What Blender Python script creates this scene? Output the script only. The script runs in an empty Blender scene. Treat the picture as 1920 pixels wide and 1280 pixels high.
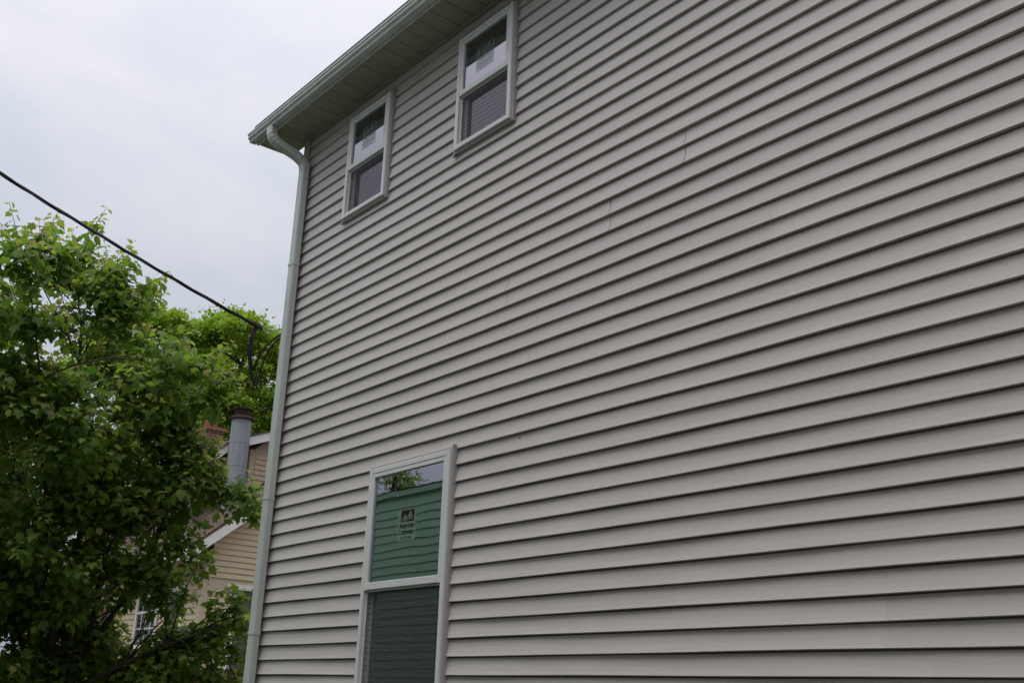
import bpy, math, random
import numpy as np
from mathutils import Matrix, Vector

random.seed(11)
RNG = np.random.default_rng(11)
SC = bpy.context.scene
COL = SC.collection

# ------------------------------------------------------------------ camera
CAM = Vector((0.0, -3.7307, 1.6))
YAW, ELEV, ROLL = -0.889545, 0.330184, 0.034659
fwd = Vector((math.sin(YAW) * math.cos(ELEV), math.cos(YAW) * math.cos(ELEV), math.sin(ELEV)))
rt = Vector((math.cos(YAW), -math.sin(YAW), 0.0))
up = rt.cross(fwd)
right = rt * math.cos(ROLL) + up * math.sin(ROLL)
upv = up * math.cos(ROLL) - rt * math.sin(ROLL)
cd = bpy.data.cameras.new('camera')
cd.sensor_width = 36.0
cd.lens = 36.0 * 1977.0 / 1920.0
cd.clip_start = 0.05
cd.clip_end = 2000.0
cam = bpy.data.objects.new('camera', cd)
COL.objects.link(cam)
cam.matrix_world = Matrix(((right.x, upv.x, -fwd.x, CAM.x), (right.y, upv.y, -fwd.y, CAM.y),
                           (right.z, upv.z, -fwd.z, CAM.z), (0, 0, 0, 1)))
SC.camera = cam

# ------------------------------------------------------------------ sky, sun, exposure
SUN_DIR = Vector((0.05, -0.33, 0.944)).normalized()      # towards the sun, behind the cloud
wd = bpy.data.worlds.new('World')
SC.world = wd
wd.use_nodes = True
nt = wd.node_tree
nt.nodes.clear()
N = nt.nodes.new
L = nt.links.new
out = N('ShaderNodeOutputWorld'); bg = N('ShaderNodeBackground'); bg.inputs[1].default_value = 0.1
sky = N('ShaderNodeTexSky'); sky.sky_type = 'NISHITA'; sky.sun_disc = False
sky.sun_elevation = math.asin(SUN_DIR.z)
sky.sun_rotation = math.atan2(SUN_DIR.x, SUN_DIR.y)
sky.air_density = 1.0; sky.dust_density = 3.0
tc = N('ShaderNodeTexCoord')
sep = N('ShaderNodeSeparateXYZ'); L(tc.outputs['Generated'], sep.inputs[0])
grad = N('ShaderNodeMapRange'); grad.inputs[1].default_value = 0.0; grad.inputs[2].default_value = 1.0
grad.inputs[3].default_value = 0.55; grad.inputs[4].default_value = 1.68
L(sep.outputs['Z'], grad.inputs[0])
mp = N('ShaderNodeMapping'); mp.inputs['Scale'].default_value = (1.0, 1.0, 2.2)
L(tc.outputs['Generated'], mp.inputs[0])
nz = N('ShaderNodeTexNoise'); nz.inputs['Scale'].default_value = 2.1; nz.inputs['Detail'].default_value = 7.0
nz.inputs['Roughness'].default_value = 0.58; nz.inputs['Distortion'].default_value = 0.4
L(mp.outputs[0], nz.inputs['Vector'])
cr = N('ShaderNodeValToRGB')
cr.color_ramp.elements[0].position = 0.36; cr.color_ramp.elements[0].color = (0.69, 0.765, 0.86, 1)
cr.color_ramp.elements[1].position = 0.64; cr.color_ramp.elements[1].color = (0.92, 0.89, 0.955, 1)
hz_ = N('ShaderNodeMath'); hz_.operation = 'MULTIPLY_ADD'; hz_.inputs[1].default_value = 0.75; hz_.inputs[2].default_value = -0.32
L(sep.outputs['Z'], hz_.inputs[0])
ad_ = N('ShaderNodeMath'); ad_.operation = 'ADD'; L(nz.outputs['Fac'], ad_.inputs[0]); L(hz_.outputs[0], ad_.inputs[1])
L(ad_.outputs[0], cr.inputs[0])
sc1 = N('ShaderNodeVectorMath'); sc1.operation = 'SCALE'
L(cr.outputs[0], sc1.inputs[0]); L(grad.outputs[0], sc1.inputs[3])
sc2 = N('ShaderNodeVectorMath'); sc2.operation = 'SCALE'; sc2.inputs[3].default_value = 8.9
L(sc1.outputs[0], sc2.inputs[0])
mixw = N('ShaderNodeMix'); mixw.data_type = 'RGBA'; mixw.inputs[0].default_value = 0.94
L(sky.outputs[0], mixw.inputs[6]); L(sc2.outputs[0], mixw.inputs[7])
L(mixw.outputs[2], bg.inputs[0]); L(bg.outputs[0], out.inputs[0])

sd = bpy.data.lights.new('sun', 'SUN'); sd.energy = 1.5; sd.angle = math.radians(40); sd.color = (1.0, 0.985, 0.965)
so = bpy.data.objects.new('sun', sd); COL.objects.link(so)
so.rotation_euler = (-SUN_DIR).to_track_quat('-Z', 'Y').to_euler()
SC.view_settings.view_transform = 'Standard'
SC.view_settings.look = 'None'
SC.view_settings.exposure = 0.0
SC.view_settings.gamma = 1.0
SC.view_settings.use_curve_mapping = False
SC.cycles.use_denoising = True
SC.cycles.max_bounces = 8
SC.cycles.transparent_max_bounces = 16

# ------------------------------------------------------------------ materials
def mat(name, col, rough=0.6, var=0.0, vscale=8.0, bump=0.0, bscale=60.0, stretch=(1, 1, 1), spec=0.5, metal=0.0, col2=None, detail=4.0):
    m = bpy.data.materials.new(name); m.use_nodes = True
    t = m.node_tree; b = t.nodes['Principled BSDF']
    b.inputs['Roughness'].default_value = rough
    b.inputs['Metallic'].default_value = metal
    b.inputs['Specular IOR Level'].default_value = spec
    b.inputs['Base Color'].default_value = (*col, 1)
    if var > 0 or bump > 0:
        c = t.nodes.new('ShaderNodeTexCoord'); mpg = t.nodes.new('ShaderNodeMapping')
        mpg.inputs['Scale'].default_value = stretch
        t.links.new(c.outputs['Object'], mpg.inputs[0])
    if var > 0:
        n = t.nodes.new('ShaderNodeTexNoise'); n.inputs['Scale'].default_value = vscale; n.inputs['Detail'].default_value = detail
        t.links.new(mpg.outputs[0], n.inputs['Vector'])
        r = t.nodes.new('ShaderNodeValToRGB')
        lo = col2 if col2 else tuple(x * (1 - var) for x in col)
        hi = col if col2 else tuple(min(1, x * (1 + var)) for x in col)
        r.color_ramp.elements[0].position = 0.3; r.color_ramp.elements[0].color = (*lo, 1)
        r.color_ramp.elements[1].position = 0.7; r.color_ramp.elements[1].color = (*hi, 1)
        t.links.new(n.outputs['Fac'], r.inputs[0]); t.links.new(r.outputs[0], b.inputs['Base Color'])
    if bump > 0:
        n2 = t.nodes.new('ShaderNodeTexNoise'); n2.inputs['Scale'].default_value = bscale; n2.inputs['Detail'].default_value = 3.0
        t.links.new(mpg.outputs[0], n2.inputs['Vector'])
        bp = t.nodes.new('ShaderNodeBump'); bp.inputs['Strength'].default_value = bump; bp.inputs['Distance'].default_value = 0.004
        t.links.new(n2.outputs['Fac'], bp.inputs['Height']); t.links.new(bp.outputs[0], b.inputs['Normal'])
    return m

def glass_mat(name, refl, trans, ior):
    m = bpy.data.materials.new(name); m.use_nodes = True
    t = m.node_tree; t.nodes.clear()
    o = t.nodes.new('ShaderNodeOutputMaterial'); mx = t.nodes.new('ShaderNodeMixShader')
    fr = t.nodes.new('ShaderNodeFresnel'); fr.inputs['IOR'].default_value = ior
    gl = t.nodes.new('ShaderNodeBsdfGlossy'); gl.inputs['Roughness'].default_value = 0.0; gl.inputs['Color'].default_value = (*refl, 1)
    tr = t.nodes.new('ShaderNodeBsdfTransparent'); tr.inputs['Color'].default_value = (*trans, 1)
    c = t.nodes.new('ShaderNodeTexCoord'); n = t.nodes.new('ShaderNodeTexNoise'); n.inputs['Scale'].default_value = 3.0; n.inputs['Detail'].default_value = 1.0
    bp = t.nodes.new('ShaderNodeBump'); bp.inputs['Strength'].default_value = 0.05; bp.inputs['Distance'].default_value = 0.01
    t.links.new(c.outputs['Object'], n.inputs['Vector']); t.links.new(n.outputs['Fac'], bp.inputs['Height'])
    t.links.new(bp.outputs[0], gl.inputs['Normal'])
    t.links.new(fr.outputs[0], mx.inputs[0]); t.links.new(tr.outputs[0], mx.inputs[1]); t.links.new(gl.outputs[0], mx.inputs[2])
    t.links.new(mx.outputs[0], o.inputs[0])
    return m

def veil_mat(name, col, opacity, rough=0.8):
    m = bpy.data.materials.new(name); m.use_nodes = True
    t = m.node_tree; b = t.nodes['Principled BSDF']
    b.inputs['Base Color'].default_value = (*col, 1); b.inputs['Roughness'].default_value = rough
    b.inputs['Alpha'].default_value = opacity
    return m

def weave(m):
    t = m.node_tree; b = t.nodes['Principled BSDF']
    c = t.nodes.new('ShaderNodeTexCoord'); w_ = t.nodes.new('ShaderNodeTexWave'); w_.bands_direction = 'Z'
    w_.inputs['Scale'].default_value = 9.0; w_.inputs['Distortion'].default_value = 3.0; w_.inputs['Detail'].default_value = 1.0; w_.inputs['Detail Scale'].default_value = 1.2
    r = t.nodes.new('ShaderNodeMapRange'); r.inputs[3].default_value = 0.42; r.inputs[4].default_value = 0.56
    t.links.new(c.outputs['Object'], w_.inputs['Vector']); t.links.new(w_.outputs['Fac'], r.inputs[0]); t.links.new(r.outputs[0], b.inputs['Alpha'])

def leaf_mat(name, trans=0.35, rough=0.5):
    m = bpy.data.materials.new(name); m.use_nodes = True
    t = m.node_tree; b = t.nodes['Principled BSDF']; o = t.nodes['Material Output']
    a = t.nodes.new('ShaderNodeAttribute'); a.attribute_name = 'leaf_colour'
    b.inputs['Roughness'].default_value = rough; b.inputs['Specular IOR Level'].default_value = 0.35
    tl = t.nodes.new('ShaderNodeBsdfTranslucent'); mx = t.nodes.new('ShaderNodeMixShader'); mx.inputs[0].default_value = trans
    hs = t.nodes.new('ShaderNodeHueSaturation'); hs.inputs['Value'].default_value = 1.5; hs.inputs['Saturation'].default_value = 1.1
    t.links.new(a.outputs['Color'], b.inputs['Base Color']); t.links.new(a.outputs['Color'], hs.inputs['Color'])
    t.links.new(hs.outputs[0], tl.inputs['Color'])
    t.links.new(b.outputs[0], mx.inputs[1]); t.links.new(tl.outputs[0], mx.inputs[2]); t.links.new(mx.outputs[0], o.inputs[0])
    return m

def shingle_mat(name, col):
    m = mat(name, col, 0.9, 0.35, 30, 0.3, 90)
    t = m.node_tree; b = t.nodes['Principled BSDF']
    br = t.nodes.new('ShaderNodeTexBrick'); br.inputs['Scale'].default_value = 1.0
    br.inputs['Brick Width'].default_value = 0.3; br.inputs['Row Height'].default_value = 0.13; br.inputs['Mortar Size'].default_value = 0.008
    br.inputs['Color1'].default_value = (*[c * 1.15 for c in col], 1); br.inputs['Color2'].default_value = (*[c * 0.75 for c in col], 1)
    br.inputs['Mortar'].default_value = (*[c * 0.35 for c in col], 1)
    uv = t.nodes.new('ShaderNodeUVMap')
    t.links.new(uv.outputs[0], br.inputs['Vector']); t.links.new(br.outputs['Color'], b.inputs['Base Color'])
    return m

def brick_mat(name):
    m = mat(name, (0.2, 0.07, 0.045), 0.9, 0.0, 8, 0.3, 60)
    t = m.node_tree; b = t.nodes['Principled BSDF']
    br = t.nodes.new('ShaderNodeTexBrick'); br.inputs['Scale'].default_value = 1.0
    br.inputs['Brick Width'].default_value = 0.21; br.inputs['Row Height'].default_value = 0.075; br.inputs['Mortar Size'].default_value = 0.007
    br.inputs['Color1'].default_value = (0.22, 0.08, 0.05, 1); br.inputs['Color2'].default_value = (0.12, 0.045, 0.035, 1)
    br.inputs['Mortar'].default_value = (0.3, 0.26, 0.22, 1)
    uv = t.nodes.new('ShaderNodeUVMap')
    t.links.new(uv.outputs[0], br.inputs['Vector']); t.links.new(br.outputs['Color'], b.inputs['Base Color'])
    return m

M = {}
M['siding'] = mat('taupe_vinyl', (0.532, 0.510, 0.486), 0.55, 0.05, 3.0, 0.22, 90, (0.6, 1, 22), 0.35)
M['trim'] = mat('taupe_trim', (0.36, 0.342, 0.33), 0.5, 0.03, 4)
M['white'] = mat('white_vinyl', (0.67, 0.69, 0.685), 0.42, 0.03, 5)
M['gutter'] = mat('pale_painted_aluminium', (0.50, 0.54, 0.51), 0.42, 0.10, 7, 0.05, 30, (1, 1, 0.25))
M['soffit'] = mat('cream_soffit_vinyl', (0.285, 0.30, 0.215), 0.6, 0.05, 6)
M['glass'] = glass_mat('window_glass', (0.82, 0.84, 0.95), (0.55, 0.66, 0.6), 4.8)
M['far_glass'] = glass_mat('old_window_glass', (0.9, 0.95, 1.0), (0.35, 0.4, 0.4), 1.7)
M['screen'] = veil_mat('fly_screen_mesh', (0.05, 0.052, 0.055), 0.48)
weave(M['screen'])
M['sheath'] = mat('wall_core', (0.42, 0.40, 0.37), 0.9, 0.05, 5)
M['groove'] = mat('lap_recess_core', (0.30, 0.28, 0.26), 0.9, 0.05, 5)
M['conc'] = mat('foundation_concrete', (0.33, 0.32, 0.30), 0.9, 0.15, 5, 0.4, 25)
M['roof'] = shingle_mat('grey_asphalt_shingle', (0.09, 0.085, 0.08))
M['brown_roof'] = shingle_mat('brown_asphalt_shingle', (0.105, 0.068, 0.056))
M['paper'] = veil_mat('sticker_paper', (0.24, 0.36, 0.27), 0.5)
M['ink'] = mat('sticker_ink', (0.012, 0.014, 0.013), 0.9, spec=0.05)
M['ink2'] = mat('sticker_picture', (0.022, 0.022, 0.02), 0.9, spec=0.05)
M['ink3'] = mat('sticker_picture_light', (0.15, 0.19, 0.15), 0.9, spec=0.05)
M['thin_paper'] = veil_mat('clear_film_label', (0.34, 0.40, 0.36), 0.26)
M['thin_ink'] = veil_mat('clear_film_ink', (0.03, 0.03, 0.03), 0.34)
M['yellow'] = mat('cream_yellow_clapboard', (0.62, 0.50, 0.335), 0.6, 0.06, 3, 0.08, 50, (1, 1, 12))
M['yellow_trim'] = mat('cream_yellow_trim', (0.59, 0.495, 0.36), 0.6, 0.04, 5)
M['fwhite'] = mat('white_house_paint', (0.78, 0.77, 0.75), 0.5, 0.06, 4)
M['shutter'] = mat('red_shutter_paint', (0.16, 0.03, 0.03), 0.6, 0.1, 9)
M['door_and_shade'] = mat('slate_door_and_shade', (0.07, 0.08, 0.085), 0.5, 0.1, 6)  # door paint, reused to paint porch shade and dark rooms
M['galv'] = mat('galvanised_steel', (0.24, 0.26, 0.285), 0.5, 0.16, 6, 0.05, 30, (3, 3, 0.35), 0.5, 0.0)
M['rust'] = mat('rusty_cap_metal', (0.045, 0.022, 0.018), 0.8, 0.4, 10)
M['brick'] = brick_mat('chimney_brick')
M['clay'] = mat('clay_flue', (0.30, 0.09, 0.06), 0.9, 0.15, 8)
M['fence'] = mat('weathered_dark_timber', (0.055, 0.042, 0.034), 0.9, 0.35, 9, 0.3, 60, (6, 6, 0.7))
M['bark'] = mat('grey_brown_bark', (0.045, 0.037, 0.030), 0.95, 0.35, 9, 0.5, 40, (4, 4, 0.8))
M['maple_leaf'] = leaf_mat('maple_leaf_green', 0.48)
M['tree_leaf'] = leaf_mat('broadleaf_green', 0.38)
M['cable'] = mat('black_cable_jacket', (0.018, 0.016, 0.016), 0.5, 0.3, 20)
M['steel'] = mat('zinc_hardware', (0.42, 0.43, 0.45), 0.45, 0.1, 20, metal=0.6)
M['grass'] = mat('lawn', (0.105, 0.10, 0.06), 0.95, 0.3, 0.9, 0.6, 40, col2=(0.075, 0.075, 0.05))
M['green'] = mat('sage_green_vinyl', (0.42, 0.70, 0.46), 0.6, 0.05, 3, 0.08, 60, (0.6, 1, 20))
M['block_grey_vinyl'] = mat('unseen_block_grey_vinyl', (0.36, 0.345, 0.335), 0.6, 0.05, 3, 0.08, 60, (0.6, 1, 20))  # neutral grey on the unseen block, limits green bounce onto the taupe wall
M['green_trim'] = mat('sage_trim', (0.42, 0.68, 0.46), 0.6, 0.04, 4)
M['pole'] = mat('creosoted_pole', (0.09, 0.065, 0.05), 0.9, 0.3, 6, 0.3, 30, (5, 5, 0.5))

_t = M['siding'].node_tree; _b = _t.nodes['Principled BSDF']
_src = _b.inputs['Base Color'].links[0].from_socket
_c = _t.nodes.new('ShaderNodeTexCoord'); _m = _t.nodes.new('ShaderNodeMapping'); _m.inputs['Scale'].default_value = (2.2, 2.2, 1.1)
_vo = _t.nodes.new('ShaderNodeTexVoronoi'); _vo.inputs['Scale'].default_value = 1.0; _vo.inputs['Randomness'].default_value = 1.0
_lt = _t.nodes.new('ShaderNodeMath'); _lt.operation = 'LESS_THAN'; _lt.inputs[1].default_value = 0.012
_mx = _t.nodes.new('ShaderNodeMix'); _mx.data_type = 'RGBA'; _mx.inputs[7].default_value = (0.10, 0.09, 0.08, 1)
_t.links.new(_c.outputs['Object'], _m.inputs[0]); _t.links.new(_m.outputs[0], _vo.inputs['Vector']); _t.links.new(_vo.outputs['Distance'], _lt.inputs[0])
_t.links.new(_lt.outputs[0], _mx.inputs[0]); _t.links.new(_src, _mx.inputs[6]); _oi = _t.nodes.new('ShaderNodeObjectInfo'); _mr = _t.nodes.new('ShaderNodeMapRange'); _mr.inputs[3].default_value = 0.955; _mr.inputs[4].default_value = 1.03
_hs = _t.nodes.new('ShaderNodeHueSaturation'); _t.links.new(_oi.outputs['Random'], _mr.inputs[0]); _t.links.new(_mr.outputs[0], _hs.inputs['Value'])
_t.links.new(_mx.outputs[2], _hs.inputs['Color']); _t.links.new(_hs.outputs[0], _b.inputs['Base Color'])

# ------------------------------------------------------------------ mesh helpers
class MB:
    def __init__(self):
        self.v = []; self.f = []; self.m = []; self.uv = {}
    def add(self, vs, fs, mi=0):
        o = len(self.v); self.v += [tuple(p) for p in vs]
        self.f += [tuple(i + o for i in f) for f in fs]; self.m += [mi] * len(fs)
        return self
    def box(self, x0, x1, y0, y1, z0, z1, mi=0):
        return self.add([(x0, y0, z0), (x1, y0, z0), (x1, y1, z0), (x0, y1, z0), (x0, y0, z1), (x1, y0, z1), (x1, y1, z1), (x0, y1, z1)],
                        [(0, 3, 2, 1), (4, 5, 6, 7), (0, 1, 5, 4), (1, 2, 6, 5), (2, 3, 7, 6), (3, 0, 4, 7)], mi)
    def cbox(self, x0, x1, y0, y1, z0, z1, c=0.004, mi=0):
        # box with chamfered vertical/front edges: an octagonal prism along the longest axis
        d = (x1 - x0, y1 - y0, z1 - z0); ax = d.index(max(d))
        lo = (x0, y0, z0); hi = (x1, y1, z1); a, b = [i for i in range(3) if i != ax]
        ring = [(lo[a] + c, lo[b]), (hi[a] - c, lo[b]), (hi[a], lo[b] + c), (hi[a], hi[b] - c), (hi[a] - c, hi[b]), (lo[a] + c, hi[b]), (lo[a], hi[b] - c), (lo[a], lo[b] + c)]
        vs = []
        for t in (lo[ax], hi[ax]):
            for p in ring:
                q = [0, 0, 0]; q[ax] = t; q[a] = p[0]; q[b] = p[1]; vs.append(q)
        fs = [tuple(range(8)), tuple(range(15, 7, -1))] + [(i, (i + 1) % 8, 8 + (i + 1) % 8, 8 + i) for i in range(8)]
        return self.add(vs, fs, mi)
    def extrude(self, poly, axis, a, b, mi=0, cap=True):
        # poly: 2D points in the two other axes (in xyz order), extruded along axis from a to b
        n = len(poly); vs = []
        for t in (a, b):
            for p in poly:
                q = list(p); q.insert(axis, t); vs.append(q)
        fs = [(i, (i + 1) % n, n + (i + 1) % n, n + i) for i in range(n)]
        if cap: fs += [tuple(range(n)), tuple(range(2 * n - 1, n - 1, -1))]
        return self.add(vs, fs, mi)
    def tube(self, path, rad, n=8, mi=0, cap=True):
        path = [Vector(p) for p in path]; k = len(path)
        if not hasattr(rad, '__len__'): rad = [rad] * k
        vs = []; ref = None
        for i, p in enumerate(path):
            d = (path[min(i + 1, k - 1)] - path[max(i - 1, 0)]).normalized()
            if ref is None:
                ref = Vector((0, 0, 1)) if abs(d.z) < 0.9 else Vector((1, 0, 0))
            x = (ref - d * ref.dot(d)).normalized(); y = d.cross(x); ref = x
            for j in range(n):
                a = 2 * math.pi * j / n
                vs.append(p + (x * math.cos(a) + y * math.sin(a)) * rad[i])
        fs = [(i * n + j, i * n + (j + 1) % n, (i + 1) * n + (j + 1) % n, (i + 1) * n + j) for i in range(k - 1) for j in range(n)]
        if cap: fs += [tuple(range(n - 1, -1, -1)), tuple((k - 1) * n + j for j in range(n))]
        return self.add(vs, fs, mi)
    def mesh(self, name, mats, smooth=False):
        me = bpy.data.meshes.new(name); me.from_pydata(self.v, [], self.f)
        for m in mats: me.materials.append(m)
        if len(mats) > 1: me.polygons.foreach_set('material_index', self.m)
        me.update()
        if smooth:
            me.polygons.foreach_set('use_smooth', [True] * len(self.f)); me.set_sharp_from_angle(angle=math.radians(28))
        return me

WORLD = {}
def put(name, me, parent=None, label=None, cat=None, group=None, kind=None, matrix=None):
    o = bpy.data.objects.new(name, me); COL.objects.link(o)
    if parent:
        o.parent = parent
        if parent in ROOTS: o.matrix_parent_inverse = Matrix.Translation(-ROOTS[parent])
    if matrix is not None: o.matrix_basis = matrix
    tag(o, label, cat, group, kind)
    return o
def tag(o, label=None, cat=None, group=None, kind=None):
    if label: o['label'] = label
    if cat: o['category'] = cat
    if group: o['group'] = group
    if kind: o['kind'] = kind
ROOTS = {}
def root(name, loc, label, cat, group=None):
    o = bpy.data.objects.new(name, None); COL.objects.link(o); o.location = loc; o.empty_display_size = 0.2
    ROOTS[o] = Vector(loc); tag(o, label, cat, group)
    return o
def part(name, mb, m, parent, smooth=False, kind=None, label=None):
    return put(name, mb.mesh(name, m if isinstance(m, list) else [m], smooth), parent, label=label, kind=kind)

# ------------------------------------------------------------------ ground
g = MB(); n = 40; S = 900.0
cs = [-S * (abs(1 - 2 * i / n) ** 2.2) * (1 if i < n / 2 else -1) for i in range(n + 1)]
for j in range(n + 1):
    for i in range(n + 1):
        g.v.append((cs[i], cs[j], 0.0))
for j in range(n):
    for i in range(n):
        a = j * (n + 1) + i; g.f.append((a, a + 1, a + n + 2, a + n + 1)); g.m.append(0)
put('ground', g.mesh('ground', [M['grass']]), kind='structure')

# ------------------------------------------------------------------ the taupe house
H = 0.1016; Z0 = 1.74
HX0, HX1, HD = -7.56, 3.2, 8.0
ZS = 6.190                                  # soffit underside
house = root('vinyl_sided_house', ((HX0 + HX1) / 2, HD / 2, 0), 'tall two storey house clad in taupe grey vinyl lap siding with cream soffit', 'house')
WIN = [dict(x0=-6.77, x1=-6.137, z0=5.143, z1=6.073, kind='small', lab='upper window beside the downspout corner'),
       dict(x0=-5.293, x1=-4.652, z0=5.147, z1=6.073, kind='small', lab='upper window set farther from the downspout'),
       dict(x0=-6.048, x1=-5.103, z0=1.53, z1=3.074, kind='tall', lab='tall ground floor window reflecting green siding')]

# wall core with openings
w = MB(); ins = 0.03
xs = sorted(set([HX0 + 0.031, HX1 - 0.031] + [q for d in WIN for q in (d['x0'] + ins, d['x1'] - ins)]))
zs = sorted(set([0.32, ZS + 0.05] + [q for d in WIN for q in (d['z0'] + ins, d['z1'] - ins)]))
def is_open(x, z):
    return any(d['x0'] + ins < x < d['x1'] - ins and d['z0'] + ins < z < d['z1'] - ins for d in WIN)
yf, yb = 0.0365, 0.16
def quad(mb, p, mi=0): mb.add(p, [(0, 1, 2, 3)], mi)
for i in range(len(xs) - 1):
    for j in range(len(zs) - 1):
        xa, xb, za, zb = xs[i], xs[i + 1], zs[j], zs[j + 1]
        if is_open((xa + xb) / 2, (za + zb) / 2):
            continue
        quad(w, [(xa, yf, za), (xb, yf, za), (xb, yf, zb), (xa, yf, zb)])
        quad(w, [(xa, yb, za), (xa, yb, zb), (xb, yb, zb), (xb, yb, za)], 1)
for d in WIN:
    a, b, c, e = d['x0'] + ins, d['x1'] - ins, d['z0'] + ins, d['z1'] - ins
    quad(w, [(a, yf, c), (a, yb, c), (b, yb, c), (b, yf, c)]); quad(w, [(a, yf, e), (b, yf, e), (b, yb, e), (a, yb, e)])
    quad(w, [(a, yf, c), (a, yf, e), (a, yb, e), (a, yb, c)]); quad(w, [(b, yf, c), (b, yb, c), (b, yb, e), (b, yf, e)])
wx0, wx1 = HX0 + 0.031, HX1 - 0.031
w.box(wx0, wx0 + 0.12, yb, HD, 0.32, ZS + 0.05, 1); w.box(wx1 - 0.12, wx1, yb, HD, 0.32, ZS + 0.05, 1)
w.box(wx0 + 0.12, wx1 - 0.12, HD - 0.12, HD, 0.32, ZS + 0.05, 1)
for za, zb in ((0.32, 0.45), (3.3, 3.55), (ZS - 0.02, ZS + 0.049)):
    w.box(wx0 + 0.125, wx1 - 0.125, yb + 0.002, HD - 0.125, za, zb, 1)
w.box(-4.35, -4.25, yb + 0.004, 4.0, 3.56, ZS - 0.03, 1); w.box(-6.55, -6.45, 1.8, 5.0, 0.46, 3.29, 1)
# gable triangle at the corner end
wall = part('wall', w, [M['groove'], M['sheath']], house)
RP = 0.46; RY = 4.0
for xa, xb in ((wx0, wx0 + 0.1), (wx1 - 0.1, wx1)):
    gt = MB(); gt.extrude([(0.05, ZS + 0.055), (HD - 0.05, ZS + 0.055), (RY, ZS + 0.055 + RP * (RY - 0.05))], 0, xa, xb)
    part('gable_wall', gt, M['siding'], house)
fb = MB(); fb.box(HX0 + 0.04, HX1 - 0.04, 0.04, HD - 0.01, -0.3, 0.318); part('foundation', fb, M['conc'], house)

# siding panels: each is one double-course panel
PROF = [(0.036, 0.0012), (0.0035, 0.0), (0.0010, 0.0008), (0.0, 0.0032), (0.0030, 0.012), (0.0056, 0.022), (0.0099, 0.042), (0.0134, 0.062), (0.0158, 0.080), (0.0170, H - 0.0075), (0.036, H - 0.0066)]
def clip_prof(za, zb):
    pr = [(y, z) for y, z in PROF]
    res = []
    for (y0, z0), (y1, z1) in zip(pr, pr[1:]):
        lo, hi = min(z0, z1), max(z0, z1)
        if hi < za or lo > zb: continue
        def at(z): return y0 if abs(z1 - z0) < 1e-9 else y0 + (y1 - y0) * (z - z0) / (z1 - z0)
        p = [(y0, z0), (y1, z1)]
        p = [(at(min(max(z, za), zb)) if (z < za or z > zb) else y, min(max(z, za), zb)) for y, z in p]
        if not res: res.append(p[0])
        res.append(p[1])
    return res
def strip(mb, x0, x1, zc, za, zb, yo=0.0, cl=0.0, cr_=0.0, side=False):
    pr = clip_prof(za, zb)
    if len(pr) < 2: return
    ph = (zc * 37.7) % 6.283; nx = max(1, int(math.ceil((x1 - x0) / 0.35)))
    vs = []; ny = nx + 1
    for y, z in pr:
        s = z / H; arc = 4 * s * (1 - s)
        for q in range(ny):
            t = q / nx
            x = (x0 + cl * arc) * (1 - t) + (x1 + cr_ * arc) * t
            dz = 0.0011 * math.sin(1.9 * x + ph) + 0.0008 * math.sin(4.3 * x + 2.1 * ph)
            dy = 0.0010 * math.sin(2.6 * x + 1.7 * ph) + 0.0006 * math.sin(6.1 * x + ph) if y < 0.03 else 0.0
            vs.append((x, y + yo + dy, zc + z + dz) if not side else (HX0 + y + yo, x, zc + z))
    fs = [(i * ny + q, i * ny + q + 1, (i + 1) * ny + q + 1, (i + 1) * ny + q) for i in range(len(pr) - 1) for q in range(nx)]
    mb.add(vs, fs)
CP = 0.075
JOINT = {25: (-3.245, 'gap'), 23: (-3.798, 'gap'), 21: (-4.690, 'gap'), 3: (-3.372, 'lap'), 1: (-2.286, 'lap')}
rr = random.Random(4)
KMAX = 43
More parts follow.
